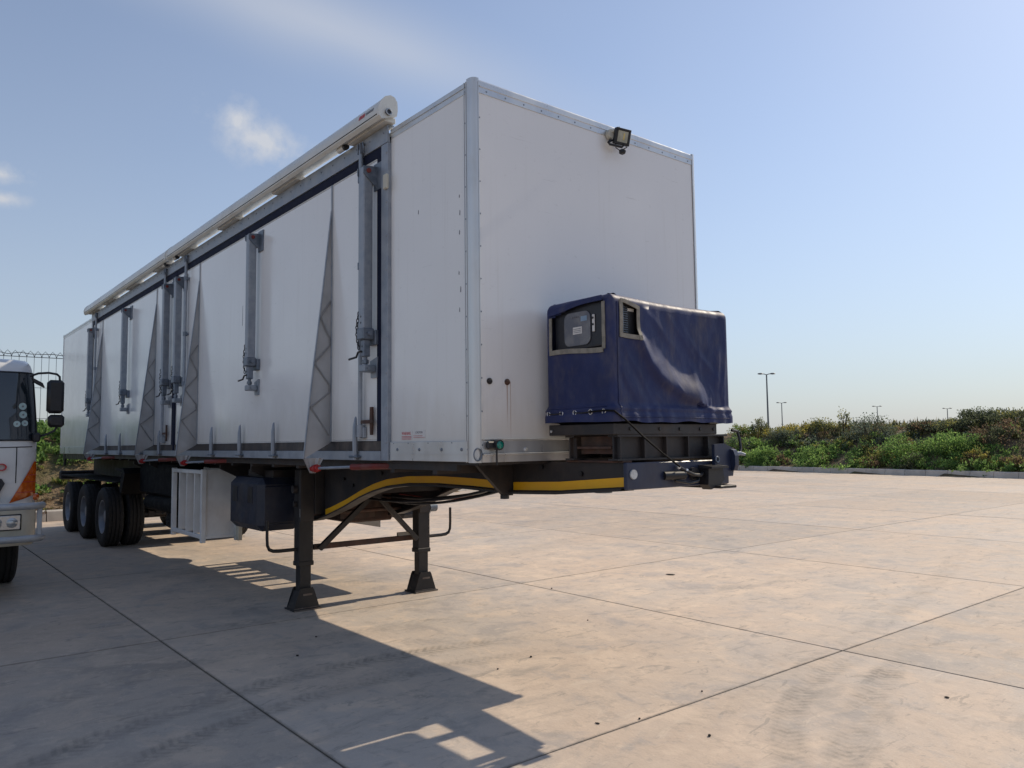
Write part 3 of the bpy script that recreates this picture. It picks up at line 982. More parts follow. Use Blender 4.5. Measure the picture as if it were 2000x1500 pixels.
# -- lock rods with their keepers
def lock_rod(x, toward):
    p = empty('lock_rod', (x, 0, 0), T)
    MB().cyl((0, -0.055, 1.86), (0, -0.055, 4.30), 0.019, 12).build('rod', 'galv', p)
    for z in (3.30, 2.63, 4.05):
        m = MB()
        m.cyl((0, -0.055, z-0.035), (0, -0.055, z+0.02), 0.027, 12)
        m.box(-0.03, 0.03, -0.055, -0.013, z-0.025, z+0.01, 0.004)
        m.build('guide', 'galv_dark', p)
    m = MB()
    m.box(-0.03, -0.018, -0.075, -0.034, 4.27, 4.36); m.box(0.012, 0.024, -0.075, -0.034, 4.27, 4.36)
    m.tube([(0.03, -0.04, 4.35), (0.06, -0.07, 4.35), (0.075, -0.07, 4.30), (0.05, -0.05, 4.27)], 0.008, 6)
    m.build('keeper', 'galv_dark', p)
    m = MB()
    m.cyl((0, -0.055, 1.845), (0, -0.055, 1.945), 0.031, 12)
    m.box(-0.025, 0.045, -0.05, -0.013, 1.835, 1.93, 0.008)
    m.build('rod_foot', 'galv', p)
    m = MB()
    m.box(0.02*toward, 0.22*toward, -0.062, -0.048, 1.955, 1.985, 0.004)
    m.prism([(-0.012, 1.86), (0.012, 1.86), (0.020, 1.98), (0.016, 2.09), (-0.016, 2.09), (-0.020, 1.98)], 1, -0.050, -0.030)
    for i in range(len(m.v)-12, len(m.v)):
        q = m.v[i]; m.v[i] = (q[0]+0.17*toward, q[1], q[2])
    m.build('handle', 'rusty', p)


lock_rod(-1.555, 1); lock_rod(-6.50, -1); lock_rod(-7.50, 1); lock_rod(-12.20, -1)

# -- tapered pins along the sill
for x in (-1.63, -3.40, -4.36, -5.32, -7.62, -8.66, -10.0, -11.05):
    m = MB()
    m.tube([(0, -0.062, 1.655), (0.002, -0.064, 1.80), (0.004, -0.066, 1.93), (0.003, -0.060, 2.005), (0, -0.055, 2.018)], [0.020, 0.023, 0.019, 0.010, 0.004], 8)
    o = m.build('sill_pin', 'galv', T); o.location.x = x
    MB().box(-0.075, 0.065, -0.085, -0.0365, 1.672, 1.690, 0.006).build('pin_plate', 'galv_dark', o)

# -- roll-out awning in two lengths along the roof edge
def awning(x0, x1):
    prof = [(0.004, 4.452), (0.012, 4.50), (0.008, 4.565), (-0.015, 4.598), (-0.050, 4.608), (-0.098, 4.588), (-0.140, 4.540), (-0.158, 4.480), (-0.152, 4.428), (-0.128, 4.404)]
    a = MB().prism(prof, 0, x0+0.03, x1-0.03).build('awning', 'awning', T, smooth=30)
    sc = lambda k: [(-0.07+(y+0.07)*k, 4.50+(z-4.50)*k) for y, z in prof]
    for xa, xb in ((x0, x0+0.031), (x1-0.031, x1)):
        e = MB().prism(sc(1.05), 0, xa, xb).build('end_cap', 'awning', a)
    m = MB().box(x0+0.04, x1-0.04, -0.1575, -0.146, 4.440, 4.445)
    m.build('lip_groove', 'groove', a)
    return a


aw = awning(-7.10, -1.06)
c = MB().cyl((-1.062, -0.075, 4.462), (-1.047, -0.075, 4.462), 0.026, 12); c.build('crank_socket', 'black', aw)
pts = [(-1.044, -0.075+0.024*math.cos(w), 4.462+0.024*math.sin(w)) for w in [2*math.pi*k/14 for k in range(14)]]
MB().tube(pts, 0.006, 6, True).build('socket_ring', 'galv', aw)
mk = MB()
for k in range(4): mk.add([(-1.405+0.027*k, -0.1592, 4.484), (-1.386+0.027*k, -0.1592, 4.484), (-1.386+0.027*k, -0.1470, 4.524), (-1.405+0.027*k, -0.1470, 4.524)], [(0, 1, 2, 3)])
mk.build('red_mark', 'red_print', aw)
mk = MB()
for k in range(6): mk.add([(-1.285+0.022*k, -0.1570, 4.490), (-1.271+0.022*k, -0.1570, 4.490), (-1.271+0.022*k, -0.1490, 4.517), (-1.285+0.022*k, -0.1490, 4.517)], [(0, 1, 2, 3)])
mk.build('grey_lettering', 'grey_print', aw)
aw2 = awning(-12.86, -7.16)
bk = MB()
for a, b in ((-1.75, -1.10), (-3.45, -2.85), (-5.15, -4.55), (-6.80, -6.25), (-8.05, -7.35), (-9.75, -9.05), (-11.5, -10.7), (-12.75, -12.0)):
    b_ = MB().box(a, b, -0.085, 0.02, 4.404, 4.448, 0.004)
    b_.box(a+0.1, b-0.1, -0.030, 0.05, 4.403, 4.50, 0.004)
    b_.build('awning_bracket', 'awning', T)
for x in (-1.86, -6.9, -7.45):
    m = MB().cyl((x-0.06, -0.080, 4.402), (x+0.06, -0.080, 4.402), 0.026, 10)
    k = m.build('awning_knob', 'awning', T)
    MB().cyl((x+0.055, -0.080, 4.402), (x+0.085, -0.080, 4.402), 0.030, 10).build('knob_end', 'black', k)

# -- warning sticker
st = MB().box(-0.985, -0.825, 0.002, 0.0038, 1.813, 1.885).build('warning_sticker', 'sticker', T, smooth=0)
text('WARNING', 0.034, 'red_print', st, on_minus_y((-0.978, 0.0016, 1.853)), xs=0.82)
m = MB()
for k in range(3): m.box(-0.978, -0.835+0.0*k, 0.0012, 0.0019, 1.819+0.010*k, 1.823+0.010*k)
m.build('fine_print', 'red_print', st)
st = MB().box(-0.815, -0.640, 0.002, 0.0038, 1.825, 1.885).build('caution_sticker', 'sticker', T, smooth=0)
text('CAUTION', 0.024, 'grey_print', st, on_minus_y((-0.775, 0.0016, 1.862)), xs=0.9)
m = MB()
for k in range(2): m.box(-0.808, -0.648-0.03*(k % 2), 0.0012, 0.0019, 1.831+0.012*k, 1.834+0.012*k)
m.build('fine_print', 'red_print', st)
m = MB()
for x, z, h in ((-0.18, 3.55, 0.01), (-0.175, 3.42, 0.025), (-0.18, 3.28, 0.02), (-0.17, 2.86, 0.03), (-0.185, 2.72, 0.02), (-0.19, 2.99, 0.014), (-0.73, 3.56, 0.02)):
    m.prism([(x-0.005, z), (x+0.003, z-0.006), (x+0.005, z+h), (x-0.001, z+h+0.01)], 1, 0.0022, 0.006)
m.build('chipped_paint', 'grey_print', T)
m = MB().prism([(-4.46, 3.15), (-4.452, 3.15), (-4.452, 3.38), (-4.457, 3.38)], 1, -0.0145, -0.010)
m.build('scratch', 'grey_print', T)

# -- bulkhead fittings
for y in (0.125, 0.283):
    b = MB().cyl((-0.006, y, 2.215), (0.004, y, 2.215), 0.022, 14)
    b.dome((0.004, y, 2.215), (1, 0, 0), 0.018, 0.016, 8)
    b.build('rubber_grommet', 'black' if y < 0.2 else 'rusty', T)
ml = empty('marker_lamp', (0.02, 0.16, 1.77), T)
MB().box(-0.01, 0.02, -0.085, 0.005, -0.03, 0.025, 0.010).build('arm', 'black', ml)
MB().cyl((0.0, 0.0, 0.0), (0.045, 0.0, 0.0), 0.036, 18).build('housing', 'black', ml)
MB().dome((0.0455, 0.0, 0.0), (1, 0, 0), 0.028, 0.016, 14).build('lens', 'green_lens', ml)
MB().tube([(0.02, -0.01, -0.03), (0.022, -0.012, -0.08), (0.018, -0.008, -0.14)], 0.007, 6).build('cable', 'black', ml)
pts = [(0.012, 0.012+0.034*math.cos(w), 1.715+0.042*math.sin(w)) for w in [2*math.pi*k/18 for k in range(18)]]
MB().tube([(q[0]+0.003, q[1]-0.006, q[2]-0.01) for q in pts], 0.0055, 6, True).build('tie_ring', 'galv_dark', T)

# -- floodlight with motion sensor
fl = empty('floodlight', (0.0, 1.37, 4.285), T)
fl.scale = (0.85, 0.85, 0.85)
m = MB().cyl((0.004, 0, 0), (0.05, 0, 0), 0.046, 18)
m.cyl((0.03, 0.0, 0.02), (0.10, 0.06, 0.05), 0.02, 10)
m.build('junction_box', 'cream', fl)
m = MB().tube([(0.04, 0.0, -0.04), (0.05, -0.055, -0.10), (0.055, -0.04, -0.115), (0.10, 0.08, -0.13), (0.12, 0.10, -0.10)], 0.011, 8)
m.tube([(0.05, -0.055, -0.10), (0.05, 0.0, -0.065), (0.07, 0.04, -0.05)], 0.010, 8)
m.tube([(0.06, 0.03, -0.06), (0.07, 0.03, -0.14), (0.09, 0.07, -0.165), (0.13, 0.12, -0.13)], 0.005, 6)
m.build('bracket', 'black', fl)
body = empty('floodlight_head', (0.089, 1.438, 4.2595), T)
body.scale = (0.85, 0.765, 0.81)
body.rotation_euler = (R(-4), R(14), R(-16))
MB().box(-0.03, 0.012, -0.092, 0.092, -0.080, 0.080, 0.008).box(0.012, 0.02, -0.092, 0.092, -0.080, -0.056, 0.003).box(0.012, 0.02, -0.092, 0.092, 0.056, 0.080, 0.003) \
    .box(0.012, 0.02, -0.092, -0.062, -0.0555, 0.0555, 0.003).box(0.012, 0.02, 0.062, 0.092, -0.0555, 0.0555, 0.003).build('lamp_housing', 'black', body)
MB().box(0.0125, 0.0155, -0.0615, 0.0615, -0.055, 0.055).build('lamp_glass', 'lamp_glass', body)
MB().box(0.0158, 0.017, 0.006, 0.022, -0.03, 0.035).build('led_plate', 'lamp_led', body)
m = MB().box(0.08, 0.13, 0.05, 0.105, -0.20, -0.155, 0.010)
m.dome((0.13, 0.078, -0.18), (1, 0, -0.2), 0.018, 0.014, 8)
m.build('motion_sensor', 'black', fl)

# ---------------------------------------------------------------- chassis
def zlow(x):
    """underside of the main beams along the trailer"""
    P = [(-16.0, 1.12), (-9.2, 1.12), (-8.6, 1.02), (-4.4, 0.90), (-3.95, 0.955), (-3.62, 1.03), (-3.25, 1.135), (-2.92, 1.245), (-2.65, 1.32), (-2.4, 1.37), (-2.0, 1.41), (-1.5, 1.425), (-1.0, 1.42), (-0.45, 1.405), (0.1, 1.425), (0.75, 1.475)]
    for (a, b), (c, d) in zip(P[:-1], P[1:]):
        if x <= c:
            t = (x-a)/(c-a); return b+(d-b)*t
    return P[-1][1]


XS = [-16.0, -12, -9.2, -8.6, -6.5, -4.4, -3.95] + [-3.8+0.1*i for i in range(0, 46)]
XS = [x for x in XS if x < 0.74]+[0.74]


def beam(y0, y1, outer):
    m = MB()
    lo = [(x, zlow(x)) for x in XS]
    m.prism(lo+[(0.74, 1.640), (-16.0, 1.60)], 1, y0, y1)
    b = m.build('main_beam', 'chassis', T, smooth=20)
    f = MB()
    vs, fs = [], []
    ya, yb = (y0-0.05, y1+0.05)
    for x, z in lo:
        vs += [(x, ya, z), (x, yb, z), (x, yb, z-0.018), (x, ya, z-0.018)]
    for i in range(len(lo)-1):
        for k in range(4):
            fs.append((i*4+k, i*4+(k+1) % 4, (i+1)*4+(k+1) % 4, (i+1)*4+k))
    f.add(vs, fs).build('bottom_flange', 'chassis', b, smooth=20)
    return b


bn = beam(0.690, 0.715, 1)
bf = beam(1.725, 1.750, -1)
# yellow reflective stripe near the lower edge of each beam
def stripe(y, xa, xb, parent):
    vs = []; xs = [xa+(xb-xa)*i/60 for i in range(61)]
    for x in xs:
        z = zlow(x)
        vs += [(x, y, z+0.010), (x, y, z+0.072)]
    vs += [(a, y+0.004*(1 if y < 1.25 else -1), c) for a, b, c in vs]
    n = 61
    fs = [(2*i, 2*i+2, 2*i+3, 2*i+1) for i in range(n-1)]
    m = MB().add(vs, fs+[tuple(q+2*n for q in f) for f in fs])
    m.build('reflective_stripe', 'yellow', parent, smooth=20)


stripe(0.684, -3.75, -0.53, bn); stripe(0.684, -0.44, 0.735, bn)
stripe(1.756, -3.75, -0.53, bf); stripe(1.756, -0.44, 0.735, bf)
m = MB()
for x, z in ((0.32, 1.56), (-0.1, 1.60), (-1.9, 1.55), (-2.5, 1.50), (-3.1, 1.36), (-3.3, 1.42)):
    m.cyl((x, 0.688, z), (x, 0.672, z), 0.018, 8)
m.build('bolt', 'black', bn)
# cross members carrying the floor, outriggers and side skirts of the frame
x = -0.6
while x > -15.9:
    m = MB().box(x-0.03, x+0.03, 0.06, BW-0.24, 1.555, 1.628, 0.0)
    m.build('cross_member', 'chassis', T, smooth=0)
    x -= 0.62
MB().box(-15.9, -0.3, 0.05, 0.09, 1.585, 1.629).build('side_rail', 'chassis', T)
MB().box(-15.9, -0.3, BW-0.21, BW-0.17, 1.585, 1.629).build('side_rail', 'chassis', T)
for x, w in ((-0.47, 0.02), (-4.55, 0.02), (-5.6, 0.02), (-8.9, 0.02), (-9.9, 0.02)):
    for s in (0, 1):
        pl = [(0.688, 1.554), (0.688, 1.375 if x > -1 else 1.20), (0.60, 1.375 if x > -1 else 1.20), (0.33, 1.628), (0.688, 1.628)]
        if x < -1: pl = [(0.688, 1.554), (0.688, 1.25), (0.63, 1.25), (0.14, 1.50), (0.14, 1.554)]
        if s: pl = [(BW-a, b) for a, b in pl]
        MB().prism(pl, 0, x-w, x+w).build('outrigger', 'chassis', T)
MB().cyl((-0.47, 0.62, 1.378), (-0.47, 0.62, 1.35), 0.035, 8).build('outrigger_pad', 'black', T)
# neck cross plates and dark belly between the beams
MB().box(-0.6, 0.03, 0.72, 1.72, 1.505, 1.52).build('coupler_plate', 'chassis', T)
cone = MB().cyl((-0.02, 1.25, 1.504), (-0.02, 1.25, 1.40), 0.05, 16); cone.cyl((-0.02, 1.25, 1.40), (-0.02, 1.25, 1.385), 0.07, 16)
cone.build('king_pin', 'galv_dark', T)
for x in (-1.2, -2.2, -3.0, -5.2, -6.8, -8.4, -10.4, -12.0, -13.7, -15.6):
    MB().box(x-0.04, x+0.04, 0.716, 1.724, max(1.18, zlow(x)+0.05), 1.553).build('cross_beam', 'chassis', T)
# air lines sagging between the beams
m = MB()
for k, (c, sag) in enumerate((((1.0), 0.10), ((1.12), 0.13), ((1.24), 0.08))):
    pts = [(-0.8-3.2*t, c+0.25*t+0.04*math.sin(6*t+k), 1.45-0.28*t-sag*math.sin(math.pi*t)) for t in [i/16 for i in range(17)]]
    m.tube(pts, 0.014, 6)
m.build('air_line', 'black', T)
m = MB().tube([(-1.2-2.2*t, 1.4+0.06*math.sin(9*t), 1.42-0.20*t-0.10*math.sin(math.pi*t)) for t in [i/14 for i in range(15)]], 0.009, 6)
m.build('electric_cable', 'redbrown', T)
# underslung box between the beams behind the legs
m = MB().box(-5.05, -4.10, 1.15, 1.74, 0.86, 1.30, 0.02).box(-4.09, -4.02, 1.0, 1.45, 0.92, 1.14, 0.0)
m.build('air_tank_carrier', 'rusty', T)
MB().cyl((-5.0, 0.98, 1.05), (-4.2, 0.98, 1.05), 0.12, 18).build('air_tank', 'chassis', T)

# front bolster
MB().box(0.741, 0.775, 0.66, 1.775, 1.462, 1.642, 0.006).build('bolster', 'navy', T)
for y in (0.72, 1.72):
    m = MB().cyl((0.775, y, 1.565), (0.786, y, 1.565), 0.032, 20); m.build('reflector', 'reflector', T)
MB().box(0.50, 0.90, 1.50, 1.69, 1.440, 1.461, 0.004).build('bolster_foot', 'chassis', T)
m = MB()
m.prism([(1.54, 1.52), (1.54, 1.755), (1.66, 1.76), (1.77, 1.725), (1.80, 1.68), (1.775, 1.60), (1.755, 1.52)], 0, 0.80, 0.825)
m.box(0.7755, 0.80, 1.58, 1.70, 1.56, 1.62)
m.prism([(0.825, 1.56), (0.825, 1.72), (0.85, 1.71), (0.865, 1.67), (0.865, 1.60), (0.85, 1.56)], 1, 1.73, 1.775)
m.build('hose_bracket', 'navy', T, smooth=20)
m = MB().tube([(0.83, 1.77, 1.68), (0.85, 1.82, 1.685), (0.87, 1.85, 1.675)], [0.018, 0.014, 0.010], 8)
m.build('hose_coupling', 'galv', T)
MB().tube([(0.829, 1.565+0.02*math.cos(w), 1.645+0.02*math.sin(w)) for w in [2*math.pi*k/12 for k in range(12)]], 0.006, 6, True).build('eye', 'galv_dark', T)
m = MB()
m.prism([(1.42, 1.60), (1.58, 1.61), (1.60, 1.50), (1.545, 1.46), (1.44, 1.435), (1.41, 1.47)], 0, 0.785, 0.86)
m.prism([(0.786, 1.585), (0.786, 1.61), (0.90, 1.60), (0.90, 1.585)], 1, 1.40, 1.60)
m.build('hose_socket_flap', 'black', T, smooth=20)
m = MB()
m.cyl((0.775, 1.03, 1.545), (0.82, 1.20, 1.545), 0.03, 12)
m.cyl((0.776, 1.34, 1.55), (0.80, 1.34, 1.55), 0.045, 14)
m.tube([(0.79, 1.16, 1.605), (0.83, 1.21, 1.57), (0.85, 1.27, 1.545), (0.84, 1.35, 1.54), (0.82, 1.40, 1.55)], 0.012, 8)
m.tube([(0.80, 1.12, 1.51), (0.84, 1.22, 1.49), (0.84, 1.32, 1.50), (0.81, 1.37, 1.53)], 0.010, 8)
m.build('air_coupling', 'black', T)
m = MB()
m.dome((0.80, 1.16, 1.60), (1, -0.2, 0), 0.016, 0.014, 8); m.dome((0.83, 1.21, 1.578), (1, -0.2, 0.2), 0.012, 0.012, 8)
m.build('coupling_tap', 'eyelet', T)
m = MB().tube([(0.70, 1.93, 1.86), (0.71, 1.99, 1.85), (0.72, 2.0, 1.80), (0.74, 1.985, 1.72), (0.76, 1.93, 1.67)], 0.011, 8)
m.build('cable_loop', 'black', T)
# deck of the neck on which the generator skid stands
for y_ in (0.67, 1.74):
    MB().box(0.18, 0.735, y_, y_+0.09, 1.641, 1.655, 0.003).build('neck_pad', 'rusty', T)

# landing legs
def landing_leg(yc, s):
    lg = empty('landing_leg', (-3.88, yc, 0), T)
    lg.scale = (0.80, 0.80, 1.0)
    MB().box(-0.085, 0.085, -0.105, 0.105, 0.50, 1.52, 0.010).build('outer_tube', 'leg', lg)
    MB().box(-0.068, 0.068, -0.083, 0.083, 0.16, 0.499, 0.008).build('inner_tube', 'leg', lg)
    MB().box(-0.092, 0.092, -0.112, 0.112, 0.47, 0.52, 0.006).build('collar', 'leg', lg)
    MB().box(-0.12, 0.12, 0.106*s, 0.245*s, 1.02, 1.53, 0.005).build('mounting_plate', 'chassis', lg)
    MB().box(0.0855, 0.110, -0.095, 0.10, 0.95, 1.52, 0.004).build('gear_plate', 'chassis', lg)
    m = MB().cyl((0.0, -0.10*s, 1.30), (0.0, -0.17*s, 1.30), 0.045, 12)
    m.build('gear_shaft', 'chassis', lg)
    MB().cyl((0.0, -0.10*s, 1.14), (0.0, -0.15*s, 1.14), 0.03, 12).build('gear_shaft', 'chassis', lg)
    # foot: two trapezoid cheeks, base plate, worn edges
    m = MB()
    for q in (-0.115, 0.115):
        m.prism([(-0.185, 0.018), (0.185, 0.018), (0.105, 0.21), (0.085, 0.235), (-0.085, 0.235), (-0.105, 0.21)], 0, q-0.006, q+0.006)
    for q in (-1, 1):
        m.add([(-0.11, 0.18*q, 0.02), (0.11, 0.18*q, 0.02), (0.11, 0.092*q, 0.20), (-0.11, 0.092*q, 0.20)], [(0, 1, 2, 3)])
        m.add([(-0.11, 0.172*q, 0.02), (0.11, 0.172*q, 0.02), (0.11, 0.085*q, 0.20), (-0.11, 0.085*q, 0.20)], [(3, 2, 1, 0)])
    m.build('foot', 'leg', lg, smooth=20)
    MB().box(-0.16, 0.16, -0.20, 0.20, 0.001, 0.018, 0.003).build('foot_plate', 'leg', lg)
    m = MB()
    m.box(0.122, 0.126, -0.18, 0.18, 0.020, 0.030); m.box(0.122, 0.126, -0.055, 0.075, 0.155, 0.175)
    m.box(0.155, 0.1605, -0.195, 0.195, 0.002, 0.015)
    m.build('worn_edge', 'worn_edge', lg, smooth=0)
    m = MB()
    for k in range(9): m.cyl((0.0855, 0.085, 0.60+0.045*k), (0.0875, 0.085, 0.60+0.045*k), 0.007, 6)
    tag(m.build('bolt_holes', 'worn_edge', lg), kind='stuff')
    # bent step handle on the outside
    hb = [(0.02, -0.525*s, 0.98), (0.02, -0.525*s, 0.80), (0.02, -0.519*s, 0.72), (0.02, -0.494*s, 0.675), (0.02, -0.44*s, 0.655), (0.02, -0.36*s, 0.65), (0.02, -0.10*s, 0.65)]
    MB().tube(hb, 0.020, 10).build('step_handle', 'leg', lg)
    return lg


l1 = landing_leg(0.49, 1)
l2 = landing_leg(2.01, -1)
MB().box(0.0875, 0.0890, -0.098, -0.05, 1.00, 1.09).build('label_plate', 'sticker', l1)
m = MB()
m.box(-3.905, -3.855, 0.60, 1.90, 0.625, 0.685, 0.004)
cb = m.build('leg_cross_bar', 'rusty', T)
def strut(p, q, w, name, mat):
    p, q = Vector(p), Vector(q)
    d = (q-p).normalized(); sx = Vector((1, 0, 0)); up = d.cross(sx)
    vs = []
    for P in (p, q):
        for a, b in ((-1, -1), (1, -1), (1, 1), (-1, 1)):
            vs.append(P+sx*a*w*0.5+up*b*w*0.5)
    return MB().add(vs, [(0, 1, 2, 3), (7, 6, 5, 4), (0, 4, 5, 1), (1, 5, 6, 2), (2, 6, 7, 3), (3, 7, 4, 0)]).build(name, mat, T)
strut((-3.80, 0.64, 0.64), (-3.70, 1.24, 1.20), 0.055, 'leg_brace', 'leg')
strut((-3.80, 1.90, 0.64), (-3.70, 1.30, 1.20), 0.05, 'leg_brace', 'leg')
MB().box(-3.76, -3.64, 1.20, 1.34, 1.16, 1.24, 0.01).build('brace_gusset', 'chassis', T)
MB().cyl((-3.88, 0.60, 1.02), (-3.88, 1.90, 1.02), 0.022, 10).build('leg_cross_shaft', 'rusty', T)
MB().cyl((-3.88, 2.12, 1.0), (-3.88, 2.22, 1.0), 0.055, 14).build('winding_hub', 'galv_dark', T)
MB().box(-3.80, -3.77, 1.62, 1.80, 0.70, 0.74).build('cross_bar_tag', 'tape', T)

# tool box, plastic, with two recessed latches
tb = MB().box(-5.15, -4.18, 0.10, 0.60, 0.83, 1.42, 0.07)
tbo = tb.build('tool_box', 'toolbox', T)
for x in (-4.93, -4.45):
    MB().box(x-0.07, x+0.07, 0.094, 0.102, 1.14, 1.32, 0.003).build('latch', 'black', tbo)
for q in (-4.16,):
    MB().box(q-0.018, q, 0.15, 0.55, 0.92, 1.33, 0.008).build('end_panel', 'toolbox', tbo)
MB().box(-5.05, -4.28, 0.30, 0.69, 1.42, 1.50).build('tool_box_bracket', 'chassis', tbo)

# white slatted racks on both sides
def rack(y0, y1, s):
    """y0 is the outer face"""
    k = empty('side_rack', (0, 0, 0), T)
    xa, xb, z0, z1 = -7.52, -6.16, 0.58, 1.47
    d = 1 if y1 > y0 else -1
    for z in (z0, z1-0.05):
        MB().box(xa, xb, y0, y0+0.05*d, z, z+0.05, 0.004).build('rail', 'white_paint', k)
        MB().box(xa, xb, y1-0.05*d, y1, z, z+0.05, 0.004).build('rail', 'white_paint', k)
    for x in (xa, xb-0.055):
        for y in (y0, y1-0.055*d):
            MB().box(x-0.003, x+0.058, y-0.003*d, y+0.058*d, z0-0.05, z1+0.01, 0.004).build('post', 'white_paint', k)
    for i in range(3):
        x = xa+0.34*(i+1)
        MB().box(x-0.012, x+0.012, y0+0.004*d, y0+0.30*d, z0+0.051, z1-0.051, 0.003).build('slat', 'white_paint', k)
    MB().box(xb-0.035, xb-0.020, y0+0.06*d, y1-0.06*d, z0+0.03, z1-0.03).build('end_panel', 'white_paint', k)
    MB().box(xb-0.018, xb-0.002, y0+0.06*d, y1-0.06*d, z1-0.035, z1).build('end_rail', 'white_paint', k)
    MB().box(xb-0.018, xb-0.002, y0+0.06*d, y1-0.06*d, z0, z0+0.035).build('end_rail', 'white_paint', k)
    MB().box(xa+0.2, xa+0.28, y1-0.001*d, 0.69 if s > 0 else 1.75, z1-0.10, z1-0.03).build('hanger', 'chassis', k)
    MB().box(xb-0.28, xb-0.2, y1-0.001*d, 0.69 if s > 0 else 1.75, z1-0.10, z1-0.03).build('hanger', 'chassis', k)
    if s > 0:
        MB().box(xb-0.005, xb+0.10, y1-0.055, y1+0.0, z0-0.045, z0+0.16, 0.004).build('corner_block', 'cream', k)


rack(0.10, 0.60, 1)
# far side carrier with vertical bars: light falls between them
k = empty('far_side_rack', (0, 0, 0), T)
for z in (0.95, 1.38):
    MB().box(-7.75, -5.45, 2.33, 2.37, z, z+0.045).build('rail', 'white_paint', k)
for i, x in enumerate((-7.73, -7.42, -7.20, -6.86, -6.52, -6.18, -5.95, -5.48)):
    w = 0.10 if i in (1, 2, 3, 4, 5, 6) else 0.04
    MB().box(x-w, x+w, 2.335, 2.365, 0.996, 1.379).build('slat', 'white_paint', k)
MB().box(-7.75, -5.45, 2.328, 2.332, 0.62, 0.949).build('lower_board', 'white_paint', k)
MB().box(-7.2, -7.1, 1.751, 2.329, 1.40, 1.46).build('hanger', 'chassis', k)
MB().box(-6.0, -5.9, 1.751, 2.329, 1.40, 1.46).build('hanger', 'chassis', k)
# far side tool box
MB().box(-5.2, -4.25, 1.95, 2.42, 0.84, 1.42, 0.05).build('tool_box', 'toolbox', T)

# wheels
def make_wheel(parent):
    w = empty('wheel', (0, 0, 0), parent)
    Rt = 0.53
    prof = [(0.30, 0.115), (0.34, 0.132), (0.42, 0.146), (0.485, 0.140), (0.515, 0.122), (0.530, 0.108),
            (0.530, 0.070), (0.514, 0.068), (0.514, 0.055), (0.530, 0.053), (0.530, 0.012), (0.514, 0.010), (0.514, -0.010), (0.530, -0.012),
            (0.530, -0.053), (0.514, -0.055), (0.514, -0.068), (0.530, -0.070), (0.530, -0.108), (0.515, -0.122), (0.485, -0.140), (0.42, -0.146), (0.34, -0.132), (0.30, -0.115)]
    def mod(i, k, r):
        return r-0.014 if (i % 3 == 0 and k in (4, 5, 6, 17, 18, 19)) else r
    MB().lathe(prof, 90, 1, mod).build('tyre', 'tyre', w, smooth=40)
    rp = [(0.302, -0.120), (0.290, -0.118), (0.280, -0.10), (0.275, -0.02), (0.255, 0.03), (0.20, 0.045), (0.145, 0.045), (0.135, 0.0), (0.12, -0.06), (0.10, -0.075), (0.0, -0.08)]
    r = MB().lathe(rp, 36, 1)
    for i in range(10):
        t = 2*math.pi*i/10
        r.cyl((0.168*math.cos(t), 0.046, 0.168*math.sin(t)), (0.168*math.cos(t), 0.010, 0.168*math.sin(t)), 0.016, 6)
    r.build('rim', 'rim', w, smooth=40)
    return w


w0 = make_wheel(T)
AX = (-11.40, -13.08, -14.74)
first = True
for ax in AX:
    for y, flip in ((0.10, 0), (0.44, 1), (BW-0.10, 1), (BW-0.44, 0)):
        w = w0 if first else copy_tree(w0, T)
        first = False
        w.location = (ax, y, 0.53)
        w.rotation_euler = (0, R(random.uniform(0, 360)), math.pi if flip else 0)
    MB().cyl((ax, 0.30, 0.53), (ax, BW-0.30, 0.53), 0.065, 14).build('axle', 'chassis', T)
    for s in (0.80, BW-0.80):
        m = MB()
        for k in range(4): m.box(ax-0.55, ax+0.55, s-0.04, s+0.04, 0.60+0.022*k, 0.618+0.022*k)
        m.box(ax-0.07, ax+0.07, s-0.05, s+0.05, 0.48, 0.70)
        m.build('leaf_spring', 'chassis', T, smooth=0)
    for s in (0.72, BW-0.72):
        MB().box(ax-0.85-0.06, ax-0.85+0.06, s-0.05, s+0.05, 0.62, 1.14).build('spring_hanger', 'chassis', T)
MB().box(-10.20, -10.08, 0.68, 0.80, 0.62, 1.14).build('spring_hanger', 'chassis', T)
# mudguards over the wheels: flat dark wings, front one raked
m = MB().prism([(-10.35, 1.08), (-10.20, 0.98), (-9.98, 1.34), (-10.10, 1.42), (-10.6, 1.42), (-10.6, 1.38), (-10.18, 1.36)], 1, 0.02, 0.62)
m.build('mudguard', 'flat_black', T)
MB().box(-15.9, -10.6, 0.02, 0.62, 1.16, 1.185, 0.004).build('mudguard', 'flat_black', T)
MB().box(-15.9, -10.6, BW-0.62, BW-0.02, 1.16, 1.185, 0.004).build('mudguard', 'flat_black', T)
MB().box(-9.7, -7.7, 0.64, 0.685, 0.95, 1.53).build('skirt_plate', 'flat_black', T)
MB().box(-9.95, -7.75, 0.25, 0.62, 1.02, 1.54, 0.03).build('chassis_box', 'flat_black', T)  # dark chassis filler box, added to close the gap between wheels and rack
MB().cyl((-9.6, 0.36, 0.88), (-8.0, 0.36, 0.88), 0.13, 18).build('air_reservoir', 'flat_black', T)
# spare wheel slung flat under the frame
sp = copy_tree(w0, T); sp.name = 'spare_wheel'
sp.location = (-8.55, 0.86, 0.66); sp.rotation_euler = (R(90), 0, 0)
MB().box(-9.2, -7.9, 0.82, 0.90, 0.81, 0.86).build('spare_carrier', 'galv_dark', T)
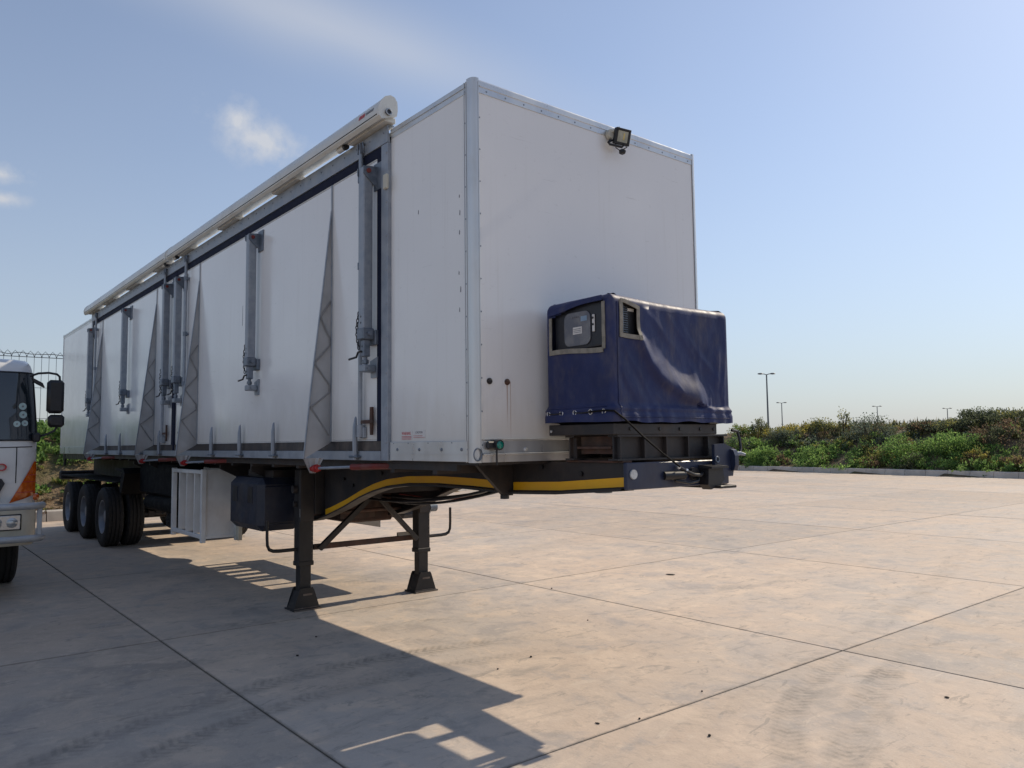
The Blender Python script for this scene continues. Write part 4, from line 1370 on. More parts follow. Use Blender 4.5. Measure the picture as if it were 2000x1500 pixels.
# rear bumper and light bar
MB().box(-16.10, -15.98, 0.0, BW, 1.06, 1.26, 0.03).build('rear_light_bar', 'black', T)
MB().box(-16.0, -15.9, 0.15, BW-0.15, 0.56, 0.68, 0.01).build('under_run_bar', 'chassis', T)
for y in (0.75, BW-0.80): MB().box(-15.98, -15.92, y, y+0.06, 0.681, 1.6).build('bumper_hanger', 'chassis', T)
m = MB().box(-15.75, -15.55, 0.02, 0.06, 1.50, 1.64).box(-15.70, -15.60, 0.025, 0.055, 1.38, 1.50)
m.build('tie_down_bracket', 'black', T)
MB().box(-15.85, -13.4, 0.03, 0.07, 1.54, 1.648).build('rear_side_skirt', 'black', T)

# ================================================================== generator on the neck
gx0, gx1, gy0, gy1, gz0, gz1 = 0.085, 0.745, 0.575, 1.865, 1.655, 2.785
G = empty('generator_set', (0.40, 1.22, gz0))
tag(G, 'covered diesel generator in a navy blue tarpaulin on the trailer neck', 'generator')
GO = (0.40, 1.22, gz0)
MB_build = MB.build
def gb(m, name, mat, parent=G, smooth=35):
    return m.build(name, mat, parent, smooth, off=GO)
# two steel I beams on which it stands
for x in (0.265, 0.685):
    m = MB().box(x-0.045, x+0.045, 0.63, 1.83, 1.656, 1.668).box(x-0.045, x+0.045, 0.63, 1.83, 1.815, 1.829).box(x-0.006, x+0.006, 0.63, 1.83, 1.668, 1.815)
    b = gb(m, 'skid_beam', 'chassis')
    for y in (0.66, 0.90, 1.13, 1.37, 1.60, 1.79):
        gb(MB().box(x+0.006, x+0.043, y-0.005, y+0.005, 1.669, 1.814), 'stiffener', 'chassis', b)
gb(MB().box(0.31, 0.64, 0.70, 0.712, 1.70, 1.82).box(0.31, 0.64, 0.66, 0.70, 1.735, 1.75), 'belly_plate', 'rusty')
m = MB().box(gx0+0.01, gx1-0.012, gy0+0.012, 1.70, 1.830, 1.905, 0.004)
bt = gb(m, 'base_frame', 'chassis')
for y in (0.75, 1.05, 1.27, 1.50, 1.66):
    gb(MB().cyl((gx1-0.012, y, 1.868), (gx1-0.004, y, 1.868), 0.012, 8), 'bolt', 'black', bt)
gb(MB().cyl((gx0+0.04, gy0+0.013, 1.86), (gx0+0.04, gy0+0.004, 1.86), 0.010, 8), 'bolt', 'eyelet', bt)
# canopy under the cover
gb(MB().box(gx0+0.035, gx1-0.04, gy0+0.045, gy1-0.05, 1.9055, gz1-0.05, 0.03), 'canopy', 'canopy')

# tarpaulin: one sheet wrapped round the canopy, with two cut-outs
WIN_L = (0.155, 0.672, 2.425, 2.745)      # x0,x1,z0,z1 on the side facing -y
WIN_F = (0.668, 0.835, 2.505, 2.725)      # y0,y1,z0,z1 on the front
crv = [(0.80, 2.52), (0.86, 2.41), (0.93, 2.31), (1.02, 2.225), (1.13, 2.16), (1.27, 2.105), (1.42, 2.06)]


def seg_d(y, z, poly):
    best, tt, sd = 9, 0, 1
    for i, ((a, b), (c, d)) in enumerate(zip(poly[:-1], poly[1:])):
        dx, dz = c-a, d-b
        t = max(0, min(1, ((y-a)*dx+(z-b)*dz)/(dx*dx+dz*dz)))
        q = math.hypot(y-a-t*dx, z-b-t*dz)
        if q < best:
            best, tt = q, (i+t)/(len(poly)-1)
            sd = 1 if (y-a)*dz-(z-b)*dx > 0 else -1
    return best*sd, tt


def gauss(x, w): return math.exp(-(x/w)**2)


def ridge(x, w): return max(0.0, 1-abs(x)/w)**1.5


def tarp_front(y, z):
    """outward bulge of the front sheet"""
    d = 0.0
    u = (y-gy0)/(gy1-gy0)
    v = (z-1.93)/(gz1-1.93)
    sd, tt = seg_d(y, z, crv)
    wdt = 0.030+0.035*tt
    # drape fold: gentle rise on the lower left, quick fall on the upper right
    d += (0.036+0.016*tt)*(gauss(sd+0.02, wdt*1.8) if sd < -0.02 else gauss(sd+0.02, wdt*0.62))*min(1, (tt+0.02)*8)
    sd2, t2 = seg_d(y, z, [(1.46, 2.30), (1.44, 2.15), (1.425, 2.02)])
    d += 0.014*gauss(sd2, 0.05)*math.sin(math.pi*min(1, t2+0.2))
    sd3, t3 = seg_d(y, z, [(0.64, 2.40), (0.72, 2.22), (0.86, 2.08), (0.98, 2.02)])
    d += 0.012*gauss(sd3, 0.045)*math.sin(math.pi*t3)
    sd4, t4 = seg_d(y, z, [(0.92, 2.62), (1.00, 2.42), (1.20, 2.25), (1.50, 2.16)])
    d += 0.010*gauss(sd4, 0.06)*math.sin(math.pi*t4)
    for a in ((1.74, 2.45, 1.69, 2.02, 0.011, 0.028), (1.80, 2.35, 1.775, 2.0, 0.010, 0.022), (1.62, 2.12, 1.60, 1.99, 0.010, 0.02), (1.54, 2.10, 1.53, 2.0, 0.008, 0.018)):
        s5, t5 = seg_d(y, z, [(a[0], a[1]), (a[2], a[3])])
        d += a[4]*gauss(s5, a[5])*math.sin(math.pi*min(1, t5*0.8+0.15))
    for i, (a0, b0, a1, b1, am, wd) in enumerate(((0.60, 2.62, 0.66, 2.06, 0.006, 0.030), (0.70, 2.42, 0.98, 2.03, 0.008, 0.035), (0.66, 2.28, 0.84, 2.04, 0.006, 0.026),
            (0.90, 2.70, 1.30, 2.40, 0.006, 0.05), (1.10, 2.72, 1.55, 2.30, 0.006, 0.05), (1.30, 2.62, 1.78, 2.20, 0.007, 0.045), (1.50, 2.55, 1.52, 2.08, 0.006, 0.035),
            (1.84, 2.60, 1.72, 2.05, 0.008, 0.03), (1.20, 2.20, 1.36, 2.05, 0.006, 0.02), (1.00, 2.12, 1.10, 2.04, 0.006, 0.018), (1.60, 2.20, 1.66, 2.03, 0.007, 0.018), (1.76, 2.22, 1.80, 2.03, 0.007, 0.016))):
        s6, t6 = seg_d(y, z, [(a0, b0), ((a0+a1)/2+0.03*math.sin(i*2.1), (b0+b1)/2), (a1, b1)])
        d += am*ridge(s6, wd)*math.sin(math.pi*min(1, max(0, 0.12+0.8*t6)))
    if z < 2.04: d += 0.006*math.sin(38*y+3*math.sin(7*y))*smooth_s((2.04-z)/0.05)
    d -= 0.022*math.sin(math.pi*u)*math.sin(math.pi*max(0, min(1, v)))*(0.6+0.4*u)
    d += 0.006*mnoise.noise(Vector((y*5, z*4, 3.1)))+0.004*mnoise.noise(Vector((y*13, z*9, 7.7)))
    # window frame: sheet pulled in a little
    d += 0.012*gauss(math.hypot((y-0.80), (z-2.49)), 0.05)
    return d


def tarp_side(x, z):
    d = 0.006*mnoise.noise(Vector((x*5, z*4, 9.3)))+0.003*mnoise.noise(Vector((x*15, z*11, 1.7)))
    d += 0.012*gauss(z-2.775+0.03*math.sin(6*x), 0.03)
    return d


def hem(z):
    """skirt flares out over the base, gathered by a cord at z 1.985"""
    f = 0.0
    if z < 2.045: f += 0.026*smooth_s((2.045-z)/0.05)
    f -= 0.010*gauss(z-1.985, 0.010)
    return f


def smooth_s(t):
    t = max(0, min(1, t)); return t*t*(3-2*t)


cz = []
zz = 1.915
while zz < gz1-0.06: cz.append(zz); zz += 0.0125
TOPR = 0.07
per = []
step = 0.0125
rc = 0.035
def edge(p, q, n_, side):
    L = math.hypot(q[0]-p[0], q[1]-p[1]); n = max(2, int(L/step))
    for i in range(n):
        t = i/n; per.append((p[0]+(q[0]-p[0])*t, p[1]+(q[1]-p[1])*t, n_[0], n_[1], side))
def arc(cx, cy, a0):
    for i in range(5):
        t = a0+math.pi/2*i/5
        per.append((cx+rc*math.cos(t), cy+rc*math.sin(t), math.cos(t), math.sin(t), 'c'))
edge((gx0+rc, gy0), (gx1-rc, gy0), (0, -1), 'L')
arc(gx1-rc, gy0+rc, -math.pi/2)
edge((gx1, gy0+rc), (gx1, gy1-rc), (1, 0), 'F')
arc(gx1-rc, gy1-rc, 0)
edge((gx1-rc, gy1), (gx0+rc, gy1), (0, 1), 'R')
arc(gx0+rc, gy1-rc, math.pi/2)
edge((gx0, gy1-rc), (gx0, gy0+rc), (-1, 0), 'B')
arc(gx0+rc, gy0+rc, math.pi)
vs, fs = [], []
NP = len(per)
rows = [(z, 0.0) for z in cz]
for k in range(1, 8):
    t = math.pi/2*k/7
    rows.append((gz1-0.06+0.06*math.sin(t), TOPR*(1-math.cos(t))))
for (z, inset) in rows:
    for (x, y, a, b, sd) in per:
        d = hem(z)
        if sd == 'F': d += tarp_front(y, min(z, gz1-0.05))*min(1, (y-gy0)/0.10)*min(1, max(0.35, (gy1-y)/0.1))
        elif sd == 'L': d += tarp_side(x, min(z, gz1-0.05))*min(1, (gx1-x)/0.06)
        elif sd != 'c': d += 0.006*mnoise.noise(Vector((x*6, y*6, z*4)))
        zz = z
        if z < 1.93: zz = z+0.004*math.sin(9*y+2)+0.004*math.sin(21*y+x*7)
        # sagging roof line
        if inset > 0 or z > gz1-0.07:
            u = (y-gy0)/(gy1-gy0)
            zz -= 0.012*math.sin(math.pi*u)+0.010*u
        vs.append((x+a*(d-inset), y+b*(d-inset), zz))
nr = len(rows)


def in_win(x, y, z, sd):
    if sd == 'L': return WIN_L[0] < x < WIN_L[1] and WIN_L[2]+0.012*math.sin(7*x) < z < WIN_L[3]-0.06*max(0, 1-abs((x-0.15)/0.25))-0.012
    if sd == 'F': return WIN_F[0] < y < WIN_F[1] and WIN_F[2]-(y-0.66)*0.05 < z < WIN_F[3]-max(0, (y-0.70))*0.25
    return False


for r in range(nr-1):
    for i in range(NP):
        j = (i+1) % NP
        x, y, a, b, sd = per[i]
        if in_win(x, y, rows[r][0]+0.006, sd): continue
        fs.append((r*NP+i, r*NP+j, (r+1)*NP+j, (r+1)*NP+i))
# top sheet
base = (nr-1)*NP
top_c = len(vs)
vs.append(((gx0+gx1)/2, (gy0+gy1)/2, gz1-0.03))
for i in range(NP):
    fs.append((base+i, base+(i+1) % NP, top_c))
cover = gb(MB().add(vs, fs), 'tarpaulin_cover', 'tarp', smooth=75)


def band(pts, w, normal, name='binding_tape', mat='tape', parent=cover, lift=0.006):
    """a flat tape along a polyline with thickness"""
    n = Vector(normal); m = MB()
    P = [Vector(p) for p in pts]
    vs_ = []
    for i, p in enumerate(P):
        d = (P[min(i+1, len(P)-1)]-P[max(i-1, 0)]).normalized()
        s = d.cross(n).normalized()
        for a, l in ((-0.5, 0.0), (-0.5, lift), (0.5, lift), (0.5, 0.0)):
            vs_.append(p+s*a*w+n*l)
    f_ = []
    for i in range(len(P)-1):
        for k in range(4): f_.append((i*4+k, i*4+(k+1) % 4, i*4+4+(k+1) % 4, i*4+4+k))
    f_ += [(0, 1, 2, 3), (len(P)*4-1, len(P)*4-2, len(P)*4-3, len(P)*4-4)]
    return gb(m.add(vs_, f_), name, mat, parent, 20)


def sideP(x, z): return (x, gy0-tarp_side(x, z)*min(1, (gx1-x)/0.06)-hem(z)-0.003, z)
def frontP(y, z): return (gx1+hem(z)+tarp_front(y, z)*min(1, (y-gy0)/0.10)+0.003, y, z)
x0_, x1_, z0_, z1_ = WIN_L
lin = lambda a, b, n=10: [a+(b-a)*i/n for i in range(n+1)]
band([sideP(x0_-0.006, z) for z in lin(z1_-0.07, z0_-0.02)], 0.028, (0, -1, 0))
band([sideP(x1_+0.006, z) for z in lin(z1_-0.02, z0_-0.02)], 0.028, (0, -1, 0))
band([sideP(x, z0_-0.008+0.012*math.sin(7*x)-0.006) for x in lin(x0_-0.0, x1_-0.0)], 0.034, (0, -1, 0), lift=0.007)
y0_, y1_, z0f, z1f = WIN_F
band([frontP(y0_-0.004, z) for z in lin(z1f+0.01, z0f-0.02)], 0.030, (1, 0, 0))
band([frontP(y1_+0.004, z) for z in lin(z1f-0.02, z0f-0.035)], 0.030, (1, 0, 0))
band([frontP(y, z0f-0.008-(y-0.66)*0.05) for y in lin(y0_-0.01, y1_+0.01)], 0.030, (1, 0, 0), lift=0.007)
band([frontP(y, z1f+0.006-max(0, y-0.70)*0.25) for y in lin(y0_-0.01, y1_+0.01)], 0.026, (1, 0, 0), lift=0.007)
band([(x, gy0-0.010-0.003*math.sin(11*x), 2.725+0.045*smooth_s((x-0.12)/0.4)-0.02) for x in lin(0.135, 0.675)], 0.035, (0, -1, 0), 'window_flap', 'tarp', lift=0.006)
for yy_, zs_ in ((gy0+0.055, lin(1.93, 2.72, 30)),):
    gb(MB().tube([frontP(yy_, z) for z in zs_], 0.004, 5), 'welt_seam', 'tarp', cover)
gb(MB().tube([sideP(x, 2.018) for x in lin(gx0+0.04, gx1-0.04, 20)], 0.0035, 5), 'hem_seam', 'tarp', cover)
gb(MB().tube([frontP(y, 1.948) for y in lin(gy0+0.05, gy1-0.05, 60)], 0.003, 5), 'hem_seam', 'tarp', cover)
# control panel seen through the side opening
cpn = gb(MB().box(0.165, 0.668, 0.600, 0.6195, 2.425, 2.755, 0.004), 'control_panel', 'canopy')
wn_ = []
for cx_, cy_, a0 in ((0.53-0.05, 2.69-0.05, 0), (0.27+0.05, 2.69-0.05, 90), (0.27+0.05, 2.455+0.05, 180), (0.53-0.05, 2.455+0.05, 270)):
    for i in range(5):
        t = R(a0+90*i/4); wn_.append((cx_+0.05*math.cos(t), cy_+0.05*math.sin(t)))
gb(MB().prism(wn_, 1, 0.592, 0.600), 'control_window', 'screen', cpn)
gb(MB().box(0.36, 0.45, 0.590, 0.5915, 2.535, 2.585), 'paper_label', 'sticker', cpn)
m = MB()
for k in range(3): m.box(0.366, 0.44, 0.5895, 0.590, 2.545+0.012*k, 2.549+0.012*k)
gb(m, 'label_print', 'grey_print', cpn)
gb(MB().box(0.44, 0.50, 0.590, 0.5915, 2.62, 2.655), 'display', 'blue_sticker', cpn)
m = MB()
for k in range(4): m.cyl((0.355+0.018*k, 0.592, 2.655), (0.355+0.018*k, 0.588, 2.655), 0.006, 8)
gb(m, 'push_buttons', 'grey_print', cpn)
gb(MB().box(0.548, 0.572, 0.590, 0.600, 2.535, 2.655, 0.004), 'lock_plate', 'sticker', cpn)
gb(MB().cyl((0.56, 0.590, 2.63), (0.56, 0.586, 2.63), 0.008, 8).cyl((0.56, 0.590, 2.585), (0.56, 0.586, 2.585), 0.008, 8), 'lock_barrel', 'black', cpn)
gb(MB().box(0.20, 0.64, 0.588, 0.600, 2.432, 2.442), 'panel_ledge', 'chassis', cpn)
# louvre behind the front opening
lv = gb(MB().box(0.7055, 0.710, 0.662, 0.845, 2.47, 2.735), 'louvre_backing', 'black')
for k in range(12):
    z = 2.532+0.0155*k
    gb(MB().add([(0.711, 0.678, z), (0.711, 0.760, z), (0.724, 0.760, z-0.006), (0.724, 0.678, z-0.006), (0.711, 0.678, z-0.003), (0.711, 0.760, z-0.003), (0.724, 0.760, z-0.009), (0.724, 0.678, z-0.009)],
            [(0, 1, 2, 3), (7, 6, 5, 4), (3, 2, 6, 7), (0, 3, 7, 4), (1, 5, 6, 2)]), 'louvre_slat', 'galv_dark', lv, 0)
gb(MB().box(0.711, 0.726, 0.712, 0.716, 2.52, 2.715), 'louvre_bar', 'galv_dark', lv)
gb(MB().box(0.711, 0.716, 0.768, 0.830, 2.672, 2.692), 'paper_label', 'sticker', lv)
# eyelets and the cord through them
for i, x in enumerate((0.13, 0.265, 0.40, 0.555, 0.68)):
    cx_, cz_ = x, 1.985
    yb = gy0-hem(cz_)-0.004
    pts = [(cx_+0.0155*math.cos(w), yb, cz_+0.0165*math.sin(w)) for w in [2*math.pi*k/14 for k in range(14)]]
    gb(MB().tube(pts, 0.0042, 6, True), 'eyelet', 'eyelet', cover)
for a, b in ((0.13, 0.265), (0.40, 0.555)):
    gb(MB().tube([(a+(b-a)*t, gy0-hem(1.985)-0.008, 1.985-0.004*math.sin(math.pi*t)) for t in [i/6 for i in range(7)]], 0.005, 6), 'hem_cord', 'black', cover)
rope = [(0.55, gy0-0.03, 1.985), (0.70, gy0-0.035, 1.99), (0.765, 0.565, 1.985), (0.79, 0.64, 1.93), (0.805, 0.80, 1.812), (0.812, 0.98, 1.70), (0.82, 1.15, 1.605)]
gb(MB().tube(rope, 0.0065, 8), 'tie_rope', 'flat_black', cover)

# ================================================================== parked truck
K = empty('delivery_truck', (-8.6, -2.82, 0))
tag(K, 'white cab-over truck with grey bull bar parked alongside the trailer', 'truck')
KO = (-8.6, -2.82, 0)
def kb(m, name, mat, parent=K, smooth=40): return m.build(name, mat, parent, smooth, off=KO)
KY0, KY1, KXB = -3.98, -1.63, -8.95


def cab_xf(z):
    P = [(0.95, -7.0), (1.3, -6.985), (1.6, -6.98), (1.85, -6.99), (2.2, -7.03), (2.55, -7.085), (2.75, -7.13), (2.84, -7.17), (2.90, -7.26), (2.93, -7.5)]
    for (a, b), (c, d) in zip(P[:-1], P[1:]):
        if z <= c: return b+(d-b)*(z-a)/(c-a)
    return P[-1][1]


def cab_inset(z): return 0.0 if z < 1.8 else 0.055*((z-1.8)/0.95)**1.3+(0.05*((z-2.75)/0.18)**2 if z > 2.75 else 0)


def cab_outline(z, off=0.0, rad=0.24, n=8):
    """front outline in plan, from the rear on the camera's right side round the front to the other rear"""
    xf, i = cab_xf(z)+off, cab_inset(z)-off
    y1, y0 = KY1-i, KY0+i
    out = [(KXB, y1), (-8.2, y1), (-7.6, y1)]
    for k in range(n+1):
        t = math.pi/2*(1-k/n)
        out.append((xf-rad+rad*math.cos(t), y1-rad+rad*math.sin(t)))
    for k in range(1, 12):
        s = k/12; y = y1-rad+(y0-y1+2*rad)*s
        out.append((xf+0.045*math.sin(math.pi*s), y))
    for k in range(n+1):
        t = -math.pi/2*k/n
        out.append((xf-rad+rad*math.cos(t), y0+rad+rad*math.sin(t)))
    out += [(-7.6, y0), (-8.2, y0), (KXB, y0)]
    return out


def cab_patch(zs, i0, i1, off, z_of=None):
    vs_ = []
    for z in zs:
        o = cab_outline(z, off)
        for k in range(i0, i1+1): vs_.append((o[k][0], o[k][1], z if z_of is None else z_of(z, k)))
    w = i1-i0+1
    f_ = [(r*w+k, r*w+k+1, (r+1)*w+k+1, (r+1)*w+k) for r in range(len(zs)-1) for k in range(w-1)]
    return vs_, f_


zs = [0.95, 1.1, 1.3, 1.5, 1.7, 1.85, 2.0, 2.2, 2.4, 2.55, 2.68, 2.75, 2.80, 2.84, 2.87, 2.90, 2.92, 2.93]
no = len(cab_outline(1.0))
vs_, f_ = cab_patch(zs, 0, no-1, 0.0)
f_.append(tuple(range((len(zs)-1)*no, len(zs)*no)))
f_.append(tuple(range(no))[::-1])
for r in range(len(zs)-1): f_.append((r*no, (r+1)*no, (r+1)*no+no-1, r*no+no-1))
cab = kb(MB().add(vs_, f_), 'cab', 'truck_white', smooth=45)
# windscreen wraps into the corners
vs_, f_ = cab_patch([1.885, 2.0, 2.2, 2.4, 2.55, 2.66, 2.735], 5, no-6, 0.006)
kb(MB().add(vs_, f_), 'windscreen', 'windscreen', cab, 60)
for a in (5, no-6):
    e = [(*[cab_outline(z, 0.008)[a][q] for q in (0, 1)], z) for z in (1.885, 2.0, 2.2, 2.4, 2.55, 2.66, 2.735)]
    kb(MB().tube(e, 0.010, 6), 'windscreen_seal', 'black', cab)
for z in (1.885, 2.735):
    e = [(*p_, z) for p_ in cab_outline(z, 0.008)[5:no-5]]
    kb(MB().tube(e, 0.010, 6), 'windscreen_seal', 'black', cab)
# stickers on the glass
for y, z, r in ((-1.815, 2.305, 0.044), (-1.81, 2.20, 0.044), (-1.875, 2.085, 0.038), (-1.79, 2.095, 0.036)):
    xo = cab_xf(z)+0.0
    o = cab_outline(z, 0.010)
    best = min(o[3:no-3], key=lambda q: abs(q[1]-y)); 
    ps = sorted(o[3:no-3], key=lambda q: -q[1])
    for (xa, ya), (xb, yb) in zip(ps[:-1], ps[1:]):
        if yb <= y <= ya and ya > yb:
            t = (ya-y)/(ya-yb); bx = xa+(xb-xa)*t; nrm = Vector((ya-yb, xb-xa, 0)).normalized(); nrm = nrm if nrm.x > 0 else -nrm
            break
    c0 = Vector((bx, y, z))
    d = kb(MB().cyl(c0-nrm*0.004, c0+nrm*0.003, r, 18), 'licence_disc', 'teal_sticker', cab)
    kb(MB().cyl(c0+nrm*0.003, c0+nrm*0.004, r*0.28, 10), 'disc_print', 'grey_print', cab)
# panel gaps
for z in (1.78,):
    kb(MB().tube([(*p_, z+0.02*abs(p_[1]+2.82)) for p_ in cab_outline(z, 0.001)[7:no-7]], 0.006, 6), 'panel_gap', 'groove', cab)
for y in (-1.86, -3.78):
    pts = []
    for z in (1.80, 1.6, 1.45, 1.36):
        o = cab_outline(z, 0.001); q = min(o[3:no-3], key=lambda w: abs(w[1]-y)); pts.append((q[0], q[1], z))
    kb(MB().tube(pts, 0.006, 6), 'panel_gap', 'groove', cab)
# grille badge panel and lettering on the front
m = MB().prism([(-2.02, 1.42), (-1.985, 1.36), (-2.06, 1.20), (-2.25, 1.08), (-3.39, 1.08), (-3.58, 1.20), (-3.66, 1.36), (-3.62, 1.42)], 0, -6.975, -6.928)
kb(m, 'grille', 'canopy', cab)
kb(MB().box(-6.928, -6.920, -3.5, -2.14, 1.16, 1.18).box(-6.928, -6.920, -3.5, -2.14, 1.24, 1.26).box(-6.928, -6.920, -3.5, -2.14, 1.32, 1.34), 'grille_bar', 'grey_print', cab)
tx = text('HINO', 0.125, 'red_print', cab, on_plus_x((-6.955-KO[0], -2.345-KO[1], 1.515)), extrude=0.022, xs=1.18)
# indicator lens: triangular, wraps the corner
def corner_pt(y, z, off=0.008):
    ps = cab_outline(z, off)[3:no//2]
    for (xa, ya), (xb, yb) in zip(ps[:-1], ps[1:]):
        if yb <= y <= ya: 
            t = (ya-y)/(ya-yb+1e-9); return Vector((xa+(xb-xa)*t, y, z))
    return Vector((ps[0][0], y, z))
for mir in (0, 1):
    vs_, f_ = [], []
    n = 12
    for i in range(n+1):
        z = 1.12+(1.62-1.12)*i/n
        yl = -1.93+(z-1.12)/0.50*0.262
        yr = -1.640 if z > 1.20 else -1.93+(z-1.12)/0.08*0.290
        yr = max(yr, yl+0.004)
        for k in range(7):
            p_ = corner_pt(yl+(yr-yl)*k/6, z, 0.010); vs_.append((p_.x, p_.y if not mir else 2*KO[1]-p_.y, p_.z))
    for i in range(n):
        for k in range(6): f_.append((i*7+k, i*7+k+1, (i+1)*7+k+1, (i+1)*7+k))
    kb(MB().add(vs_, f_), 'indicator', 'orange', cab, 60)
    mm = MB()
    for q in (0.25, 0.5, 0.72):
        pts = []
        for k in range(7):
            i = int(q*n); p_ = Vector(vs_[i*7+k]); pts.append(p_+Vector((0.004, 0, 0)))
        mm.tube(pts, 0.0035, 5)
    kb(mm, 'lens_rib', 'red_print', cab)
# bumper
def bumper_outline(off): return [(-7.9, KY1+off)] + [(-6.93-0.16+(0.16+off)*math.cos(t), KY1-0.16+(0.16+off)*math.sin(t)) for t in [math.pi/2*(1-k/6) for k in range(7)]] + \
    [(-6.93-0.16+(0.16+off)*math.cos(t), KY0+0.16+(0.16+off)*math.sin(t)) for t in [-math.pi/2*k/6 for k in range(7)]] + [(-7.9, KY0-off)]
bo, bi = bumper_outline(0.0), bumper_outline(-0.03)
lv_ = [(0.60, -0.03), (0.64, -0.004), (0.78, 0.0), (0.96, 0.0), (1.05, -0.004), (1.085, -0.03)]
vs_, f_ = [], []
for z, of in lv_:
    for p_ in bumper_outline(of): vs_.append((p_[0], p_[1], z))
w = len(bo)
for r in range(len(lv_)-1):
    for k in range(w-1): f_.append((r*w+k, r*w+k+1, (r+1)*w+k+1, (r+1)*w+k))
f_.append(tuple(range(w))[::-1]); f_.append(tuple(range((len(lv_)-1)*w, len(lv_)*w)))
bump_o = kb(MB().add(vs_, f_), 'bumper', 'truck_cream', smooth=30)
for mir in (0, 1):
    yy = lambda y: y if not mir else 2*KO[1]-y
    hl = MB().box(-6.935, -6.916, yy(-2.20), yy(-1.80), 0.79, 0.985, 0.012)
    h = kb(hl, 'headlamp', 'black', K)
    kb(MB().box(-6.9165, -6.905, yy(-2.185), yy(-1.815), 0.803, 0.972, 0.010), 'headlamp_lens', 'headlamp', h)
    for y in (-1.90, -2.06):
        kb(MB().dome((-6.906, yy(y), 0.885), (1, 0, 0), 0.062, 0.018, 16), 'reflector_bowl', 'headlamp', h)
    kb(MB().dome((-7.02, yy(-1.655), 1.18), (0.6, 0.8 if not mir else -0.8, 0), 0.045, 0.05, 12), 'side_lamp', 'orange', K)
# bull bar
bar = empty('bull_bar', (0, 0, 0), K)
for z, r in ((1.10, 0.042), (0.72, 0.042)):
    pts = [(-6.62, -1.63, z), (-6.56, -1.65, z), (-6.52, -1.72, z), (-6.50, -1.85, z), (-6.48, -2.4, z), (-6.47, -2.82, z), (-6.48, -3.24, z), (-6.50, -3.79, z), (-6.52, -3.92, z), (-6.56, -3.99, z), (-6.62, -4.01, z)]
    kb(MB().tube(pts, r, 12), 'bar', 'bullbar', bar, 50)
for y in (-1.66, -2.35, -3.29, -3.98):
    kb(MB().box(-6.60 if y in (-1.66, -3.98) else -6.51, -6.54 if y in (-1.66, -3.98) else -6.46, y-0.025, y+0.025, 0.74, 1.08, 0.006), 'upright', 'bullbar', bar)
for y in (-2.35, -3.29):
    kb(MB().box(-6.96, -6.50, y-0.03, y+0.03, 0.66, 0.70), 'bar_mount', 'chassis', bar)
# mirrors
def mirror(mir):
    s = 1 if not mir else -1
    yy = lambda y: y if not mir else 2*KO[1]-y
    mo = empty('mirror', (0, 0, 0), K)
    kb(MB().box(-7.07, -6.96, yy(-1.565), yy(-1.375), 2.22, 2.645, 0.035), 'housing', 'black', mo)
    kb(MB().box(-7.06, -6.96, yy(-1.545), yy(-1.365), 2.045, 2.205, 0.030), 'wide_angle_housing', 'black', mo)
    kb(MB().tube([(-7.10, yy(-1.74), 2.69), (-7.05, yy(-1.66), 2.725), (-7.02, yy(-1.55), 2.735), (-7.01, yy(-1.46), 2.72), (-7.01, yy(-1.43), 2.69), (-7.01, yy(-1.425), 2.63)], 0.014, 8), 'arm', 'black', mo)
    kb(MB().tube([(-7.01, yy(-1.44), 2.06), (-7.01, yy(-1.47), 2.0), (-7.03, yy(-1.55), 1.955), (-7.08, yy(-1.64), 1.93)], 0.014, 8), 'arm', 'black', mo)
    kb(MB().box(-7.10, -7.0, yy(-1.70), yy(-1.615), 1.86, 1.975, 0.02), 'arm_foot', 'black', mo)
    m = MB().prism([(-1.735, 2.665), (-1.62, 2.60), (-1.595, 2.545), (-1.68, 2.59), (-1.72, 2.62)] if not mir else [(yy(a), b) for a, b in ((-1.735, 2.665), (-1.62, 2.60), (-1.595, 2.545), (-1.68, 2.59), (-1.72, 2.62))], 0, -7.06, -6.96)
    kb(m, 'kerb_mirror', 'black', mo, 20)
mirror(0); mirror(1)
# side windows, doors
for y, o in ((KY1, 1), (KY0, -1)):
    kb(MB().prism([(-8.75, 1.92), (-7.55, 1.92), (-7.62, 2.62), (-8.75, 2.66)], 1, y-0.065*o+0.03*o, y+0.002*o-0.03*o), 'side_window', 'windscreen', cab)
    kb(MB().box(-8.85, -7.5, y-0.002*o, y+0.004*o, 1.20, 1.21).box(-8.85, -8.84, y-0.002*o, y+0.004*o, 1.2, 1.85), 'door_gap', 'groove', cab)
    kb(MB().box(-8.75, -8.6, y, y+0.03*o, 1.60, 1.64, 0.006), 'door_handle', 'black', cab)
# chassis, wheels and the flat body behind the cab
kb(MB().box(-14.6, -7.2, -3.25, -3.15, 0.72, 0.94).box(-14.6, -7.2, -2.49, -2.39, 0.72, 0.94), 'chassis_rail', 'chassis')
tw = []
wt = None
for x, y, fl_ in ((-8.25, -1.86, 0), (-8.25, -3.78, 1), (-12.9, -1.86, 0), (-12.9, -3.78, 1), (-12.9, -2.22, 1), (-12.9, -3.42, 0)):
    w = copy_tree(w0, K)
    w.location = (x-KO[0], y-KO[1], 0.525); w.rotation_euler = (0, R(random.uniform(0, 360)), 0 if not fl_ else math.pi); w.name = 'wheel'
    if not fl_: w.rotation_euler[2] = math.pi
    if fl_: w.rotation_euler[2] = 0
kb(MB().cyl((-8.25, -2.0, 0.52), (-8.25, -3.64, 0.52), 0.06, 12).cyl((-12.9, -2.0, 0.52), (-12.9, -3.64, 0.52), 0.08, 12), 'axle', 'chassis')
kb(MB().box(-14.7, -9.25, -3.98, -1.68, 0.96, 1.14, 0.01), 'flat_bed', 'chassis')
kb(MB().box(-14.7, -9.32, -1.70, -1.67, 1.15, 1.58, 0.004), 'side_board', 'truck_white')
